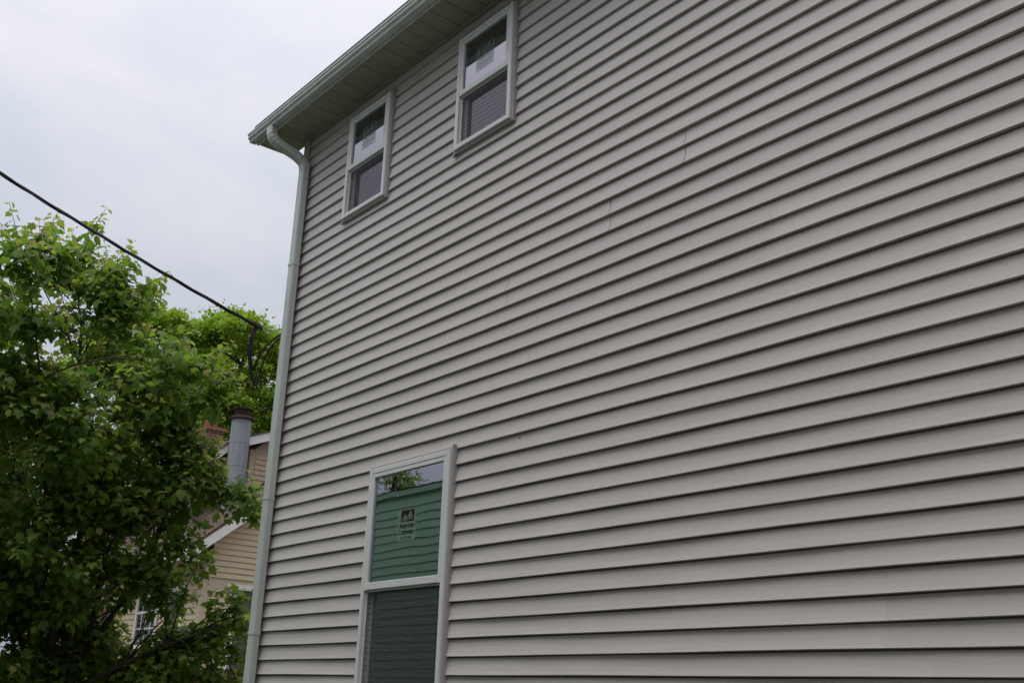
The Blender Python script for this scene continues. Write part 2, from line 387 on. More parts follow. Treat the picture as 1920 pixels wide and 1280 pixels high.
for r, k in enumerate(range(-13, KMAX + 1, 2)):
    z_lo, z_hi = Z0 + k * H, min(Z0 + (k + 2) * H, ZS - 0.004)
    xa, xb = HX0 + CP - 0.01, HX1 - CP
    if k in JOINT: x1st, jk = JOINT[k]
    else: x1st, jk = -6.9 + ((r * 1.37) % 3.6) + rr.uniform(-0.1, 0.1), 'back'
    js = [x1st]
    while js[-1] + 3.81 < xb - 0.3: js.append(js[-1] + 3.81)
    while js[0] - 3.81 > xa + 0.3: js.insert(0, js[0] - 3.81)
    edges = [xa] + js + [xb]
    for i in range(len(edges) - 1):
        pa, pb = edges[i], edges[i + 1]
        full = sorted([d for d in WIN if d['z0'] <= z_lo + 1e-6 and d['z1'] >= z_hi - 1e-6 and d['x0'] < pb and d['x1'] > pa], key=lambda d: d['x0'])
        cuts = []; cur = pa
        for d in full:
            if d['x0'] > cur: cuts.append((cur, d['x0'] + 0.004))
            cur = max(cur, d['x1'] - 0.004)
        if cur < pb: cuts.append((cur, pb))
        for a, b in cuts:
            mb = MB()
            for c in (0, 1):
                zc = Z0 + (k + c) * H
                top = min(H, ZS - 0.004 - zc)
                if top <= 0.01: continue
                a2, b2, cl, cr2 = a, b, 0.0, 0.0
                yo = rr.uniform(-0.0004, 0.0004)
                if jk == 'gap':
                    bow = 0.011
                    if abs(b - x1st) < 1e-6: cr2 = bow; b2 = b - 0.0018
                    if abs(a - x1st) < 1e-6: cl = bow; a2 = a + 0.0018
                elif jk == 'lap':
                    if abs(b - x1st) < 1e-6: yo = -0.0006
                    if abs(a - x1st) < 1e-6: yo = 0.0003; a2 = a - 0.003
                else:
                    if i > 0 and a == pa: yo -= 0.0008
                bps = sorted(set([a2, b2] + [q for d in WIN for q in (d['x0'] + 0.004, d['x1'] - 0.004) if a2 < q < b2]))
                for p, q in zip(bps, bps[1:]):
                    mid = (p + q) / 2
                    dd = [d for d in WIN if d['x0'] < mid < d['x1'] and d['z0'] < zc + top and d['z1'] > zc]
                    l_, r_ = (cl if p == a2 else 0), (cr2 if q == b2 else 0)
                    if not dd: strip(mb, p, q, zc, 0, top, yo, l_, r_)
                    else:
                        d = dd[0]
                        if d['z0'] + 0.004 > zc + 0.004: strip(mb, p, q, zc, 0, d['z0'] + 0.004 - zc, yo, l_, r_)
                        if d['z1'] - 0.004 < zc + top - 0.004: strip(mb, p, q, zc, d['z1'] - 0.004 - zc, top, yo, l_, r_)
            if mb.v: part('siding_panel', mb, M['siding'], wall, True)
    # the side wall round the corner
    mb = MB()
    for c in (0, 1):
        zc = Z0 + (k + c) * H
        strip(mb, CP - 0.01, HD - CP, zc, 0, min(H, ZS + 0.05 - zc), 0, 0, 0, True)
    part('siding_panel', mb, M['siding'], wall)

cpz0, cpz1 = 0.40, ZS - 0.003
cp = MB()
cp.cbox(HX0 - 0.012, HX0 + CP, -0.012, 0.028, cpz0, cpz1, 0.003)
cp.cbox(HX0 - 0.0115, HX0 + 0.028, 0.0285, CP, cpz0, cpz1, 0.003)
part('corner_post', cp, M['trim'], house)
st = MB(); st.cbox(HX0 + 0.04, HX1 - 0.04, -0.002, 0.03, 0.322, 0.41, 0.003); part('starter_trim', st, M['trim'], house)

# soffit panels
y0s, y1s = -0.300, 0.006
fch = MB(); fch.cbox(HX0 - 0.30, HX1 + 0.3, y1s - 0.022, y1s + 0.004, ZS - 0.012, ZS + 0.01, 0.002)
part('soffit_channel', fch, M['soffit'], house)
sof = MB()
pw = 0.3048
for a, b in ((0.0015, 0.1485), (0.1545, 0.3025)):
    sof.extrude([(a, ZS + 0.007), (a + 0.004, ZS), (b - 0.004, ZS), (b, ZS + 0.007)], 1, y0s, y1s - 0.0225)
sof.box(0.149, 0.154, y0s, y1s - 0.023, ZS + 0.006, ZS + 0.009)
sof_me = sof.mesh('soffit_panel', [M['soffit']])
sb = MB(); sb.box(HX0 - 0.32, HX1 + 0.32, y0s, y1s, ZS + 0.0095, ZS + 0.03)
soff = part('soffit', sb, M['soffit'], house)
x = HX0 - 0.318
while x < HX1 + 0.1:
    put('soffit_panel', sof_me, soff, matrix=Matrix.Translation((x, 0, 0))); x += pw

fa = MB()
fa.cbox(HX0 - 0.32, HX1 + 0.32, y0s - 0.02, y0s - 0.001, ZS - 0.010, ZS + 0.16, 0.002)
part('fascia', fa, M['gutter'], house)
er = MB()                                   # closed eave return at the corner
er.extrude([(y0s + 0.002, ZS + 0.031), (y1s - 0.002, ZS + 0.031), (y1s - 0.002, ZS + 0.03 + RP * 0.27), (y0s + 0.002, ZS + 0.06)], 0, HX0 - 0.32, HX0 + 0.02)
er.box(HX0 - 0.322, HX0 - 0.30, y0s - 0.001, y1s, ZS + 0.001, ZS + 0.0305)
part('eave_return', er, M['soffit'], house)
# K-style gutter
yg = y0s - 0.021; zg = ZS + 0.003
gp = [(yg, zg + 0.078), (yg, zg), (yg - 0.044, zg), (yg - 0.048, zg - 0.003), (yg - 0.053, zg + 0.001), (yg - 0.054, zg + 0.012), (yg - 0.060, zg + 0.022), (yg - 0.069, zg + 0.028),
      (yg - 0.074, zg + 0.036), (yg - 0.071, zg + 0.046), (yg - 0.072, zg + 0.055), (yg - 0.079, zg + 0.061), (yg - 0.081, zg + 0.077), (yg - 0.076, zg + 0.079)]
inner = [(yg - 0.074, zg + 0.076), (yg - 0.066, zg + 0.05), (yg - 0.05, zg + 0.02), (yg - 0.045, zg + 0.004), (yg - 0.003, zg + 0.004), (yg - 0.003, zg + 0.076)]
gu = MB(); gu.extrude(gp + inner, 0, HX0 - 0.345, HX1 + 0.36)
gutter = part('gutter', gu, M['gutter'], house)
ec = MB(); ec.extrude([(y + 0.0, z) for y, z in gp], 0, HX0 - 0.349, HX0 - 0.3455); part('end_cap', ec, M['gutter'], gutter)
# roof
def roof_slab(p0, p1, d, th, name, m, parent, mirror=False):
    # p0,p1 eave ends; d vector up the slope; slab thickness th, UV in metres
    p0, p1, d = Vector(p0), Vector(p1), Vector(d)
    nrm = (p1 - p0).cross(d).normalized()
    if nrm.z < 0: nrm = -nrm
    vs = [p0, p1, p1 + d, p0 + d]; vs = vs + [q - nrm * th for q in vs]
    me = bpy.data.meshes.new(name)
    me.from_pydata([tuple(q) for q in vs], [], [(0, 1, 2, 3), (7, 6, 5, 4), (0, 4, 5, 1), (1, 5, 6, 2), (2, 6, 7, 3), (3, 7, 4, 0)])
    me.materials.append(m); uv = me.uv_layers.new(name='UVMap')
    e = (p1 - p0).normalized(); s = d.normalized()
    for lp in me.loops:
        q = Vector(me.vertices[lp.vertex_index].co) - p0
        uv.data[lp.index].uv = (q.dot(e), q.dot(s))
    me.update()
    return put(name, me, parent)
ez = ZS + 0.175
roof_slab((HX0 - 0.35, y0s - 0.045, ez), (HX1 + 0.35, y0s - 0.045, ez), (0, RY - y0s + 0.045, RP * (RY - y0s + 0.045)), 0.035, 'roof', M['roof'], house)
roof_slab((HX0 - 0.35, HD - y0s + 0.045, ez), (HX1 + 0.35, HD - y0s + 0.045, ez), (0, -(RY - y0s + 0.043), RP * (RY - y0s + 0.045)), 0.035, 'roof', M['roof'], house)
for xa, xb in ((HX0 - 0.345, HX0 - 0.325), (HX1 + 0.325, HX1 + 0.345)):
    rk = MB(); rk.extrude([(y0s, ez - 0.15), (y0s, ez - 0.022), (RY, ez - 0.022 + RP * (RY - y0s)), (HD - y0s, ez - 0.022), (HD - y0s, ez - 0.15), (RY, ez - 0.15 + RP * (RY - y0s))], 0, xa, xb)
    part('rake_board', rk, M['gutter'], house)

# downspout
def rect_sweep(path, wx, wy, ripple=None, c=0.009):
    mb = MB(); ring = [(-wx / 2 + c, -wy / 2), (wx / 2 - c, -wy / 2), (wx / 2, -wy / 2 + c), (wx / 2, wy / 2 - c), (wx / 2 - c, wy / 2), (-wx / 2 + c, wy / 2), (-wx / 2, wy / 2 - c), (-wx / 2, -wy / 2 + c)]
    path = [Vector(p) for p in path]; k = len(path); vs = []
    for i, p in enumerate(path):
        d = (path[min(i + 1, k - 1)] - path[max(i - 1, 0)]).normalized()
        xx = Vector((1, 0, 0)); xx = (xx - d * xx.dot(d)).normalized(); yy = d.cross(xx)
        if yy.y < 0: yy = -yy
        s = ripple[i] if ripple else 1.0
        for a, b in ring: vs.append(p + xx * a * s + yy * b * s)
    fs = [(i * 8 + j, i * 8 + (j + 1) % 8, (i + 1) * 8 + (j + 1) % 8, (i + 1) * 8 + j) for i in range(k - 1) for j in range(8)]
    fs += [tuple(range(7, -1, -1)), tuple((k - 1) * 8 + j for j in range(8))]
    mb.add(vs, fs); return mb
DX, DY = -7.457, -0.047
ds = rect_sweep([(DX, DY, 0.25), (DX, DY, 2.0), (DX, DY, 3.02), (DX, DY, 5.0), (DX, DY, 5.93)], 0.086, 0.062)
dsp = part('downspout', ds, M['gutter'], house)
def bez(p0, p1, p2, p3, n):
    P = [Vector(q) for q in (p0, p1, p2, p3)]
    return [P[0] * (1 - t) ** 3 + P[1] * 3 * t * (1 - t) ** 2 + P[2] * 3 * t * t * (1 - t) + P[3] * t ** 3 for t in [i / n for i in range(n + 1)]]
OX, OY = -7.535, yg - 0.024
ep = [Vector((OX, OY, ZS + 0.012)), Vector((OX, OY, ZS - 0.02))] + bez((OX, OY, ZS - 0.03), (OX, OY, ZS - 0.15), (DX - 0.05, DY - 0.15, ZS - 0.15), (DX - 0.02, DY - 0.07, ZS - 0.21), 26) \
    + bez((DX - 0.015, DY - 0.055, ZS - 0.222), (DX, DY - 0.01, ZS - 0.255), (DX, DY, ZS - 0.28), (DX, DY, ZS - 0.33), 16)
rip = [1.03 + (0.04 * math.sin(i * 2.1) if 3 < i < 22 or 30 < i < 40 else 0) for i in range(len(ep))]
part('elbow', rect_sweep(ep, 0.088, 0.064, rip), M['gutter'], dsp)
for zz in (4.985, 3.03, 2.03):
    s_ = rect_sweep([(DX, DY, zz - 0.011), (DX, DY, zz + 0.011)], 0.093, 0.069)
    s_.cbox(DX - 0.062, DX - 0.045, DY + 0.012, DY + 0.034, zz - 0.011, zz + 0.011, 0.002)
    s_.tube([(DX - 0.030, DY - 0.036, zz), (DX - 0.030, DY - 0.041, zz)], 0.005, 8)
    part('strap', s_, M['gutter'], dsp)

# windows
def text_mesh(body, size, width):
    cu = bpy.data.curves.new('t', 'FONT'); cu.body = body; cu.size = 1.0; cu.offset = 0.018; cu.align_x = 'LEFT'; cu.resolution_u = 2
    o = bpy.data.objects.new('t', cu); COL.objects.link(o)
    dg = bpy.context.evaluated_depsgraph_get(); me = o.evaluated_get(dg).to_mesh()
    vs = [tuple(v.co) for v in me.vertices]; fs = [tuple(p.vertices) for p in me.polygons]
    o.evaluated_get(dg).to_mesh_clear(); bpy.data.objects.remove(o); bpy.data.curves.remove(cu)
    x0 = min(v[0] for v in vs); x1 = max(v[0] for v in vs)
    return [((v[0] - x0) / (x1 - x0) * width, v[1] * size) for v in vs], fs
TXT = [text_mesh('American', 0.046, 0.166), text_mesh('Craftsman', 0.046, 0.168), text_mesh('by \u25aa Ply Gem', 0.022, 0.112)]
def frame_ring(mb, x0, x1, z0, z1, wd_, ya, yb_, c=0.003, wt=None, wb=None):
    wt = wt or wd_; wb = wb or wd_
    mb.cbox(x0, x0 + wd_, ya, yb_, z0, z1, c); mb.cbox(x1 - wd_, x1, ya, yb_, z0, z1, c)
    mb.cbox(x0 + wd_ + 0.0004, x1 - wd_ - 0.0004, ya + 0.0006, yb_, z1 - wt, z1, c)
    mb.cbox(x0 + wd_ + 0.0004, x1 - wd_ - 0.0004, ya + 0.0006, yb_, z0, z0 + wb, c)
def make_window(d):
    x0, x1, z0, z1 = d['x0'], d['x1'], d['z0'], d['z1']
    tall = d['kind'] == 'tall'
    jw = 0.019; fx0, fx1, fz0, fz1 = x0 + jw, x1 - jw, z0 + jw, z1 - jw
    fw = 0.034
    f = MB(); frame_ring(f, fx0, fx1, fz0, fz1, fw, -0.036, 0.07, 0.0035)
    win = part('window', f, M['white'], house, label=d['lab'])
    t = MB()
    frame_ring(t, x0, x1, z0, z1, jw - 0.0015, -0.017, 0.02, 0.002)
    if not tall:
        t.box(x0 - 0.004, x0 + 0.012, -0.0225, 0.0, z0 - 0.016, z0 + 0.002)
    else:
        t.box(x1 - 0.012, x1 + 0.003, -0.0225, 0.0, z1 - 0.002, z1 + 0.013)
    part('trim_channel', t, M['trim'], win)
    ix0, ix1, iz0, iz1 = fx0 + fw + 0.0005, fx1 - fw - 0.0005, fz0 + fw + 0.0005, fz1 - fw - 0.0005
    zm = iz0 + (iz1 - iz0) * 0.487
    rail = 0.040 if not tall else 0.046
    us = MB(); sw = 0.030
    frame_ring(us, ix0, ix1, zm - rail / 2, iz1, sw, -0.0335, 0.012, 0.003, 0.028, rail)
    part('upper_sash', us, M['white'], win)
    gx0, gx1 = ix0 + sw - 0.002, ix1 - sw + 0.002
    gl = MB(); gl.box(gx0, gx1, -0.019, -0.013, zm + rail / 2 - 0.002, iz1 - 0.026)
    part('glass_pane', gl, M['glass'], win)
    ls = MB(); frame_ring(ls, ix0 + 0.002, ix1 - 0.002, iz0 + 0.001, zm + rail / 2 - 0.004, 0.034, 0.016, 0.05, 0.003, rail, 0.045)
    part('lower_sash', ls, M['white'], win)
    gl = MB(); gl.box(ix0 + 0.034, ix1 - 0.034, 0.026, 0.032, iz0 + 0.044, zm - rail / 2 + 0.002)
    part('glass_pane', gl, M['glass'], win)
    sf = MB(); frame_ring(sf, ix0 + 0.001, ix1 - 0.001, iz0 + 0.001, zm - rail / 2 - 0.001, 0.011, -0.012, -0.003, 0.002)
    sf.box(ix0 + 0.006, ix0 + 0.018, -0.016, -0.012, zm - rail / 2 - 0.05, zm - rail / 2 - 0.028)
    part('screen_frame', sf, M['white'], win)
    sm = MB(); quad(sm, [(ix0 + 0.011, -0.0075, iz0 + 0.011), (ix1 - 0.011, -0.0075, iz0 + 0.011), (ix1 - 0.011, -0.0075, zm - rail / 2 - 0.011), (ix0 + 0.011, -0.0075, zm - rail / 2 - 0.011)])
    part('screen', sm, M['screen'], win)
    # maker's sticker on the upper pane
    s = MB()
    if tall: sx, sz = -5.668, 2.545
    else: sx, sz = (gx0 + 0.135), iz1 - 0.026 - 0.300
    W_, HH = 0.200, 0.195
    ys = -0.0198
    quad(s, [(sx, ys, sz), (sx + W_, ys, sz), (sx + W_, ys, sz + HH), (sx, ys, sz + HH)], 0)
    bx0, bx1, bz0, bz1 = sx + 0.035, sx + 0.180, sz + 0.117, sz + 0.190
    quad(s, [(bx0, ys - 0.0004, bz0), (bx1, ys - 0.0004, bz0), (bx1, ys - 0.0004, bz1), (bx0, ys - 0.0004, bz1)], 2)
    for cx, cz, q in ((bx0 + 0.042, bz0 + 0.004, 0.85), (bx0 + 0.100, bz0 + 0.012, 1.0)):
        pts = [(-0.03, 0.0), (0.03, 0.0), (0.03, 0.022), (0.016, 0.034), (0.016, 0.044), (0.004, 0.055), (-0.010, 0.042), (-0.018, 0.030), (-0.03, 0.022)]
        s.add([(cx + a * q, ys - 0.0008, cz + b * q) for a, b in pts], [tuple(range(len(pts)))], 3)
        for wx_ in (-0.018, 0.0, 0.016):
            s.add([(cx + (wx_ + a) * q, ys - 0.0012, cz + (0.006 + b) * q) for a, b in ((-0.004, 0), (0.004, 0), (0.004, 0.011), (-0.004, 0.011))], [(0, 1, 2, 3)], 2)
    for (vs, fs), ox, oz in zip(TXT, (0.018, 0.014, 0.046), (0.078, 0.038, 0.011)):
        s.add([(sx + ox + a, ys - 0.0006, sz + oz + b) for a, b in vs], fs, 1)
    part('sticker', s, [M['paper'], M['ink'], M['ink2'], M['ink3']] if tall else [M['thin_paper'], M['thin_ink'], M['thin_ink'], M['thin_paper']], win)
for d in WIN: make_window(d)

# ------------------------------------------------------------------ service cable at the corner
sv = root('service_drop_cable', (-7.57, 0.03, 4.48), 'black twisted service cable sagging to a zinc eye hook on the house corner', 'cable')
A = Vector((-7.837, -0.130, 4.518))
def drop(s): return Vector((A.x - 0.156 * s, A.y - s, A.z + 0.338 * s + 0.0205 * s * s if s < 3 else A.z + 0.338 * 3 + 0.1845 + (s - 3) * 0.461 + 0.006 * (s - 3) ** 2))
SEND = 11.6
for q in range(3):
    pth = []
    nseg = 330
    for i in range(nseg + 1):
        s = SEND * i / nseg; c = drop(s); a = 2 * math.pi * (s / 0.85 + q / 3.0)
        r_ = 0.0080 + 0.0012 * math.sin(s * 3.1 + q)
        tdir = (drop(s + 0.01) - c).normalized(); xx = Vector((1, 0, 0)); xx = (xx - tdir * xx.dot(tdir)).normalized(); yy = tdir.cross(xx)
        pth.append(c + (xx * math.cos(a) + yy * math.sin(a)) * r_)
    part('conductor', MB().tube(pth, 0.0082 if q else 0.0066, 6), M['cable'], sv, True)
wdg = MB()
wdg.tube([A + Vector((0.004, -0.06, 0.022)), A + Vector((0.02, -0.02, 0.008)), A + Vector((0.05, 0.005, -0.02)), A + Vector((0.06, 0.018, -0.048))], [0.012, 0.021, 0.017, 0.008], 6)
part('wedge_clamp', wdg, M['rust'], sv)
eyeC = Vector((-7.733, -0.060, 4.466))
hk = MB()
hk.tube([A + Vector((0.06, 0.016, -0.044)), eyeC + Vector((-0.03, -0.025, 0.002))], 0.003, 6)
e1 = (Vector((-7.57, 0.03, 4.486)) - eyeC).normalized(); e2 = Vector((0, 0, 1)); e2 = (e2 - e1 * e2.dot(e1)).normalized()
hk.tube([eyeC + e1 * 0.034 * math.cos(a) + e2 * 0.019 * math.sin(a) for a in [2 * math.pi * i / 20 for i in range(21)]], 0.0048, 6)
hk.tube([eyeC + e1 * 0.033, eyeC + e1 * 0.1, Vector((-7.565, 0.03, 4.486)), Vector((-7.50, 0.06, 4.49))], [0.0058, 0.0052, 0.0052, 0.0052], 6)
part('eye_hook', hk, M['steel'], sv, True)
def smooth_path(pts, n=7):
    pts = [Vector(p) for p in pts]; res = []
    for i in range(len(pts) - 1):
        p0, p1, p2, p3 = pts[max(i - 1, 0)], pts[i], pts[i + 1], pts[min(i + 2, len(pts) - 1)]
        for t in [j / n for j in range(n)]:
            res.append(0.5 * ((2 * p1) + (p2 - p0) * t + (2 * p0 - 5 * p1 + 4 * p2 - p3) * t * t + (3 * p1 - p0 - 3 * p2 + p3) * t ** 3))
    return res + [pts[-1]]
for pts, r_ in (([(-7.838, -0.150, 4.520), (-7.847, -0.168, 4.44), (-7.866, -0.172, 4.36), (-7.898, -0.145, 4.25), (-7.912, -0.118, 4.171), (-7.921, -0.078, 4.085), (-7.910, -0.045, 4.042), (-7.853, -0.046, 4.174), (-7.774, -0.031, 4.324), (-7.682, 0.028, 4.424), (-7.55, 0.10, 4.46)], 0.0085),
                ([(-7.835, -0.140, 4.515), (-7.845, -0.155, 4.43), (-7.860, -0.160, 4.35), (-7.878, -0.140, 4.25), (-7.898, -0.103, 4.165), (-7.892, -0.095, 4.17), (-7.860, -0.089, 4.236), (-7.792, -0.063, 4.343), (-7.680, 0.019, 4.445), (-7.55, 0.09, 4.475)], 0.0088),
                ([(-7.832, -0.135, 4.512), (-7.843, -0.15, 4.42), (-7.862, -0.158, 4.33), (-7.890, -0.13, 4.22), (-7.905, -0.11, 4.15), (-7.888, -0.085, 4.185), (-7.850, -0.080, 4.255), (-7.785, -0.055, 4.358), (-7.675, 0.024, 4.457), (-7.55, 0.095, 4.485)], 0.0082)):
    part('drip_loop', MB().tube(smooth_path(pts), r_, 6), M['cable'], sv, True)
cn = MB(); cn.tube([(-7.868, -0.176, 4.375), (-7.871, -0.174, 4.365), (-7.884, -0.160, 4.31), (-7.893, -0.150, 4.265), (-7.895, -0.148, 4.255)], [0.008, 0.019, 0.021, 0.018, 0.008], 8)
part('splice_connector', cn, M['cable'], sv, True)
cn = MB(); cn.tube([(-7.852, -0.160, 4.36), (-7.862, -0.156, 4.33), (-7.872, -0.148, 4.28), (-7.879, -0.142, 4.245)], [0.008, 0.016, 0.016, 0.007], 8)
part('splice_connector', cn, M['cable'], sv, True)

# ------------------------------------------------------------------ the cream-yellow neighbour house
nb = root('clapboard_house', (-22.5, 8.0, 0), 'cream yellow clapboard house with white rake boards and brown roof behind the maple', 'house')
XN, YN = -17.7, 3.961
RID = 7.2; PIT = 0.81; EY, EZ = 3.49, 3.95          # ridge y, pitch, eave edge
def roofz(y): return EZ + PIT * (y - EY)
NW = [(-19.08, -18.44, 0.75, 3.30, 'door'), (-20.47, -19.55, 2.40, 3.58, 'grid'), (-23.22, -22.52, 2.72, 3.56, 'plain'), (-26.7, -26.0, 2.3, 3.56, 'plain')]
core = MB()
core.box(-28.0, XN - 0.002, YN + 0.002, 2 * RID - YN, 0.0, 3.90)
core.extrude([(YN + 0.002, 3.90), (2 * RID - YN, 3.90), (RID, roofz(RID) - 0.2)], 0, -28.0, XN - 0.002)
nwall = part('wall', core, M['yellow_trim'], nb)
LH = 0.1016
def wedge_x(mb, x, ya, yb, z, h=LH): mb.extrude([(x, z), (x + 0.024, z), (x + 0.004, z + h), (x, z + h)], 1, ya, yb)
def wedge_y(mb, y, xa, xb, z, h=LH, sgn=-1): mb.extrude([(y, z), (y + sgn * 0.024, z), (y + sgn * 0.004, z + h), (y, z + h)], 0, xa, xb)
# extrude() inserts the axis: for axis 1 the points are (x, z); for axis 0 they are (y, z)
z = 0.45
while z < 6.6:
    ym = max(YN + 0.11, EY + (z + 0.10 + 0.22 - EZ) / PIT)
    if z < 3.22: spans = [(YN + 0.11, 4.46)]
    elif z < 3.42: spans = []
    else: spans = [(ym, 2 * RID - ym)] if 2 * RID - ym - ym > 0.3 else []
    for a, b in spans:
        mb = MB(); wedge_x(mb, XN, a, b, z + 0.004 * (z > 3.3)); part('clapboard', mb, M['yellow'], nwall)
    z += LH
z = 0.45
while z < 3.75:
    bl = [(-28.0, -26.75), (-25.95, -23.6), (-22.15, -20.55), (-19.47, -19.14), (-18.38, XN - 0.12)] if z > 2.65 else \
         ([(-28.0, -26.75), (-25.95, -20.55), (-19.47, -19.14), (-18.38, XN - 0.12)] if z > 2.3 else [(-28.0, -19.14), (-18.38, XN - 0.12)])
    for a, b in bl:
        mb = MB(); wedge_y(mb, YN, a, b, z); part('clapboard', mb, M['yellow'], nwall)
    z += LH
cpn = MB(); cpn.cbox(XN - 0.115, XN + 0.022, YN - 0.022, YN + 0.105, 0.40, 3.70, 0.004); part('corner_board', cpn, M['yellow_trim'], nb)
hd = MB(); hd.cbox(XN, XN + 0.03, 4.40, 9.8, 3.325, 3.41, 0.004); part('header_board', hd, M['fwhite'], nb)
pc = MB()                                             # flat dark sheet painting the porch shade under the gable
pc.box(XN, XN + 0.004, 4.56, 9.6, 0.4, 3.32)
part('porch_shade_sheet', pc, M['door_and_shade'], nb)
pt = MB(); pt.cbox(XN, XN + 0.045, 4.465, 4.55, 0.4, 3.32, 0.004); pt.cbox(XN + 0.01, XN + 0.03, 4.565, 4.60, 0.4, 3.318, 0.003); part('porch_post', pt, M['fwhite'], nb)
for (a, b, c, e, kind) in NW:
    f = MB(); tw = 0.075
    for q in ((a - tw, a, c - tw, e + tw), (b, b + tw, c - tw, e + tw), (a + 0.001, b - 0.001, e, e + tw), (a + 0.001, b - 0.001, c - tw, c)):
        f.cbox(q[0], q[1], YN - 0.045, YN + 0.0, q[2], q[3], 0.004)
    f.box(a - 0.01, b + 0.01, YN - 0.004, YN + 0.001, c - 0.01, e + 0.01, 1)  # dark backing paints the unlit room behind the pane
    wn = part('door' if kind == 'door' else 'window', f, [M['fwhite'], M['door_and_shade']], nb)
    if kind == 'door':
        p_ = MB(); p_.cbox(a + 0.002, b - 0.002, YN - 0.03, YN - 0.006, c, e - 0.002, 0.003)
        p_.cbox(a + 0.1, b - 0.1, YN - 0.036, YN - 0.0305, c + 1.0, e - 0.15, 0.003); part('door_panel', p_, M['door_and_shade'], wn)
    else:
        gq = MB(); gq.box(a, b, YN - 0.014, YN - 0.009, c, e); part('glass_pane', gq, M['far_glass'], wn)
        mu = MB(); zmid = (c + e) / 2
        mu.cbox(a, b, YN - 0.032, YN - 0.016, zmid - 0.025, zmid + 0.025, 0.003)
        if kind == 'grid':
            for i in (1, 2, 3): mu.box(a + (b - a) * i / 4 - 0.011, a + (b - a) * i / 4 + 0.011, YN - 0.028, YN - 0.0161, c, e)
            for zz in ((c + zmid) / 2, (e + zmid) / 2): mu.box(a, b, YN - 0.0275, YN - 0.0162, zz - 0.011, zz + 0.011)
        part('muntin', mu, M['fwhite'], wn)
        if kind == 'plain':
            for xa in (a - tw - 0.32, b + tw + 0.002):
                sh = MB(); sh.cbox(xa, xa + 0.318, YN - 0.04, YN - 0.018, c - 0.03, e + 0.03, 0.003)
                zz = c + 0.03
                while zz < e - 0.03: sh.box(xa + 0.04, xa + 0.278, YN - 0.048, YN - 0.0402, zz, zz + 0.028); zz += 0.045
                part('shutter', sh, M['shutter'], nb)
roof_slab((-28.4, EY, EZ), (XN + 0.35, EY, EZ), (0, RID - EY, PIT * (RID - EY)), 0.05, 'roof', M['brown_roof'], nb)
roof_slab((-28.4, 2 * RID - EY, EZ), (XN + 0.35, 2 * RID - EY, EZ), (0, -(RID - EY) + 0.002, PIT * (RID - EY)), 0.05, 'roof', M['brown_roof'], nb)
rb = MB()
rb.extrude([(EY - 0.01, EZ - 0.27), (EY - 0.01, EZ - 0.055), (RID, roofz(RID) - 0.055), (2 * RID - EY + 0.01, EZ - 0.055), (2 * RID - EY + 0.01, EZ - 0.27), (RID, roofz(RID) - 0.27)], 0, XN + 0.315, XN + 0.345)
part('rake_board', rb, M['fwhite'], nb)
rs = MB()
rs.extrude([(EY, EZ - 0.245), (YN, EZ - 0.245), (YN, EZ - 0.20), (EY, EZ - 0.20)], 0, -28.3, XN + 0.31)
for sgn in (1, -1):
    ya, yb_ = EY + 0.02, RID
    f_ = (lambda y: y) if sgn > 0 else (lambda y: 2 * RID - y)
    rs.extrude([(f_(ya), roofz(ya) - 0.20), (f_(yb_), roofz(yb_) - 0.20), (f_(yb_), roofz(yb_) - 0.23), (f_(ya), roofz(ya) - 0.23)], 0, XN + 0.002, XN + 0.312)
part('soffit', rs, M['yellow_trim'], nb)
ef = MB(); ef.cbox(-28.3, XN + 0.31, EY - 0.012, EY + 0.012, EZ - 0.23, EZ - 0.055, 0.003); part('eave_board', ef, M['fwhite'], nb)
# upper storey with its gambrel gable
XU = -18.8; YU = 5.08
ub = MB(); ub.extrude([(YU, 5.0), (YU, 6.05), (5.4, 6.32), (9.0, 7.72), (12.6, 6.32), (12.9, 6.05), (12.9, 5.0)], 0, -26.5, XU); uwall = part('upper_wall', ub, M['yellow_trim'], nb)
z = 5.12
while z < 6.3:
    ya = YU + 0.10 if z < 5.98 else 5.35 + (z - 6.0) * 2.4
    mb = MB(); wedge_x(mb, XU, ya, 12.4, z); part('clapboard', mb, M['yellow'], uwall)
    z += LH
uc = MB(); uc.cbox(XU - 0.08, XU + 0.022, YU - 0.02, YU + 0.09, 5.0, 6.10, 0.004); part('corner_board', uc, M['yellow_trim'], nb)
gam = [(4.22, 5.86), (4.52, 6.13), (9.0, 7.90), (13.5, 6.13), (13.8, 5.86)]
gr_ = MB(); gr_.extrude([(y, z - 0.175) for y, z in gam] + [(y, z) for y, z in reversed(gam)], 0, XU + 0.31, XU + 0.34); part('rake_board', gr_, M['fwhite'], nb)
gs = MB(); gs.extrude([(y, z - 0.12) for y, z in gam] + [(y, z - 0.04) for y, z in reversed(gam)], 0, -26.8, XU + 0.309); part('soffit', gs, M['yellow_trim'], nb)
for i in range(4):
    (ya, za), (yb_, zb_) = gam[i], gam[i + 1]
    roof_slab((-26.9, ya, za + 0.03), (XU + 0.36, ya, za + 0.03), (0, yb_ - ya, zb_ - za), 0.03, 'roof', M['brown_roof'], nb)
fl = MB(); FX, FY, FR = -18.33, 4.60, 0.185
zb0 = roofz(FY) - 0.25
prof = [(FR, zb0)]
for zz in (5.20, 5.62, 6.06): prof += [(FR, zz - 0.006), (FR + 0.006, zz), (FR, zz + 0.006)]
prof += [(FR, 6.50)]
def lathe(mb, cx, cy, prof, n=28, mi=0):
    vs = [(cx + r_ * math.cos(2 * math.pi * j / n), cy + r_ * math.sin(2 * math.pi * j / n), zz) for r_, zz in prof for j in range(n)]
    k = len(prof)
    fs = [(i * n + j, i * n + (j + 1) % n, (i + 1) * n + (j + 1) % n, (i + 1) * n + j) for i in range(k - 1) for j in range(n)] + [tuple((k - 1) * n + j for j in range(n))]
    mb.add(vs, fs, mi)
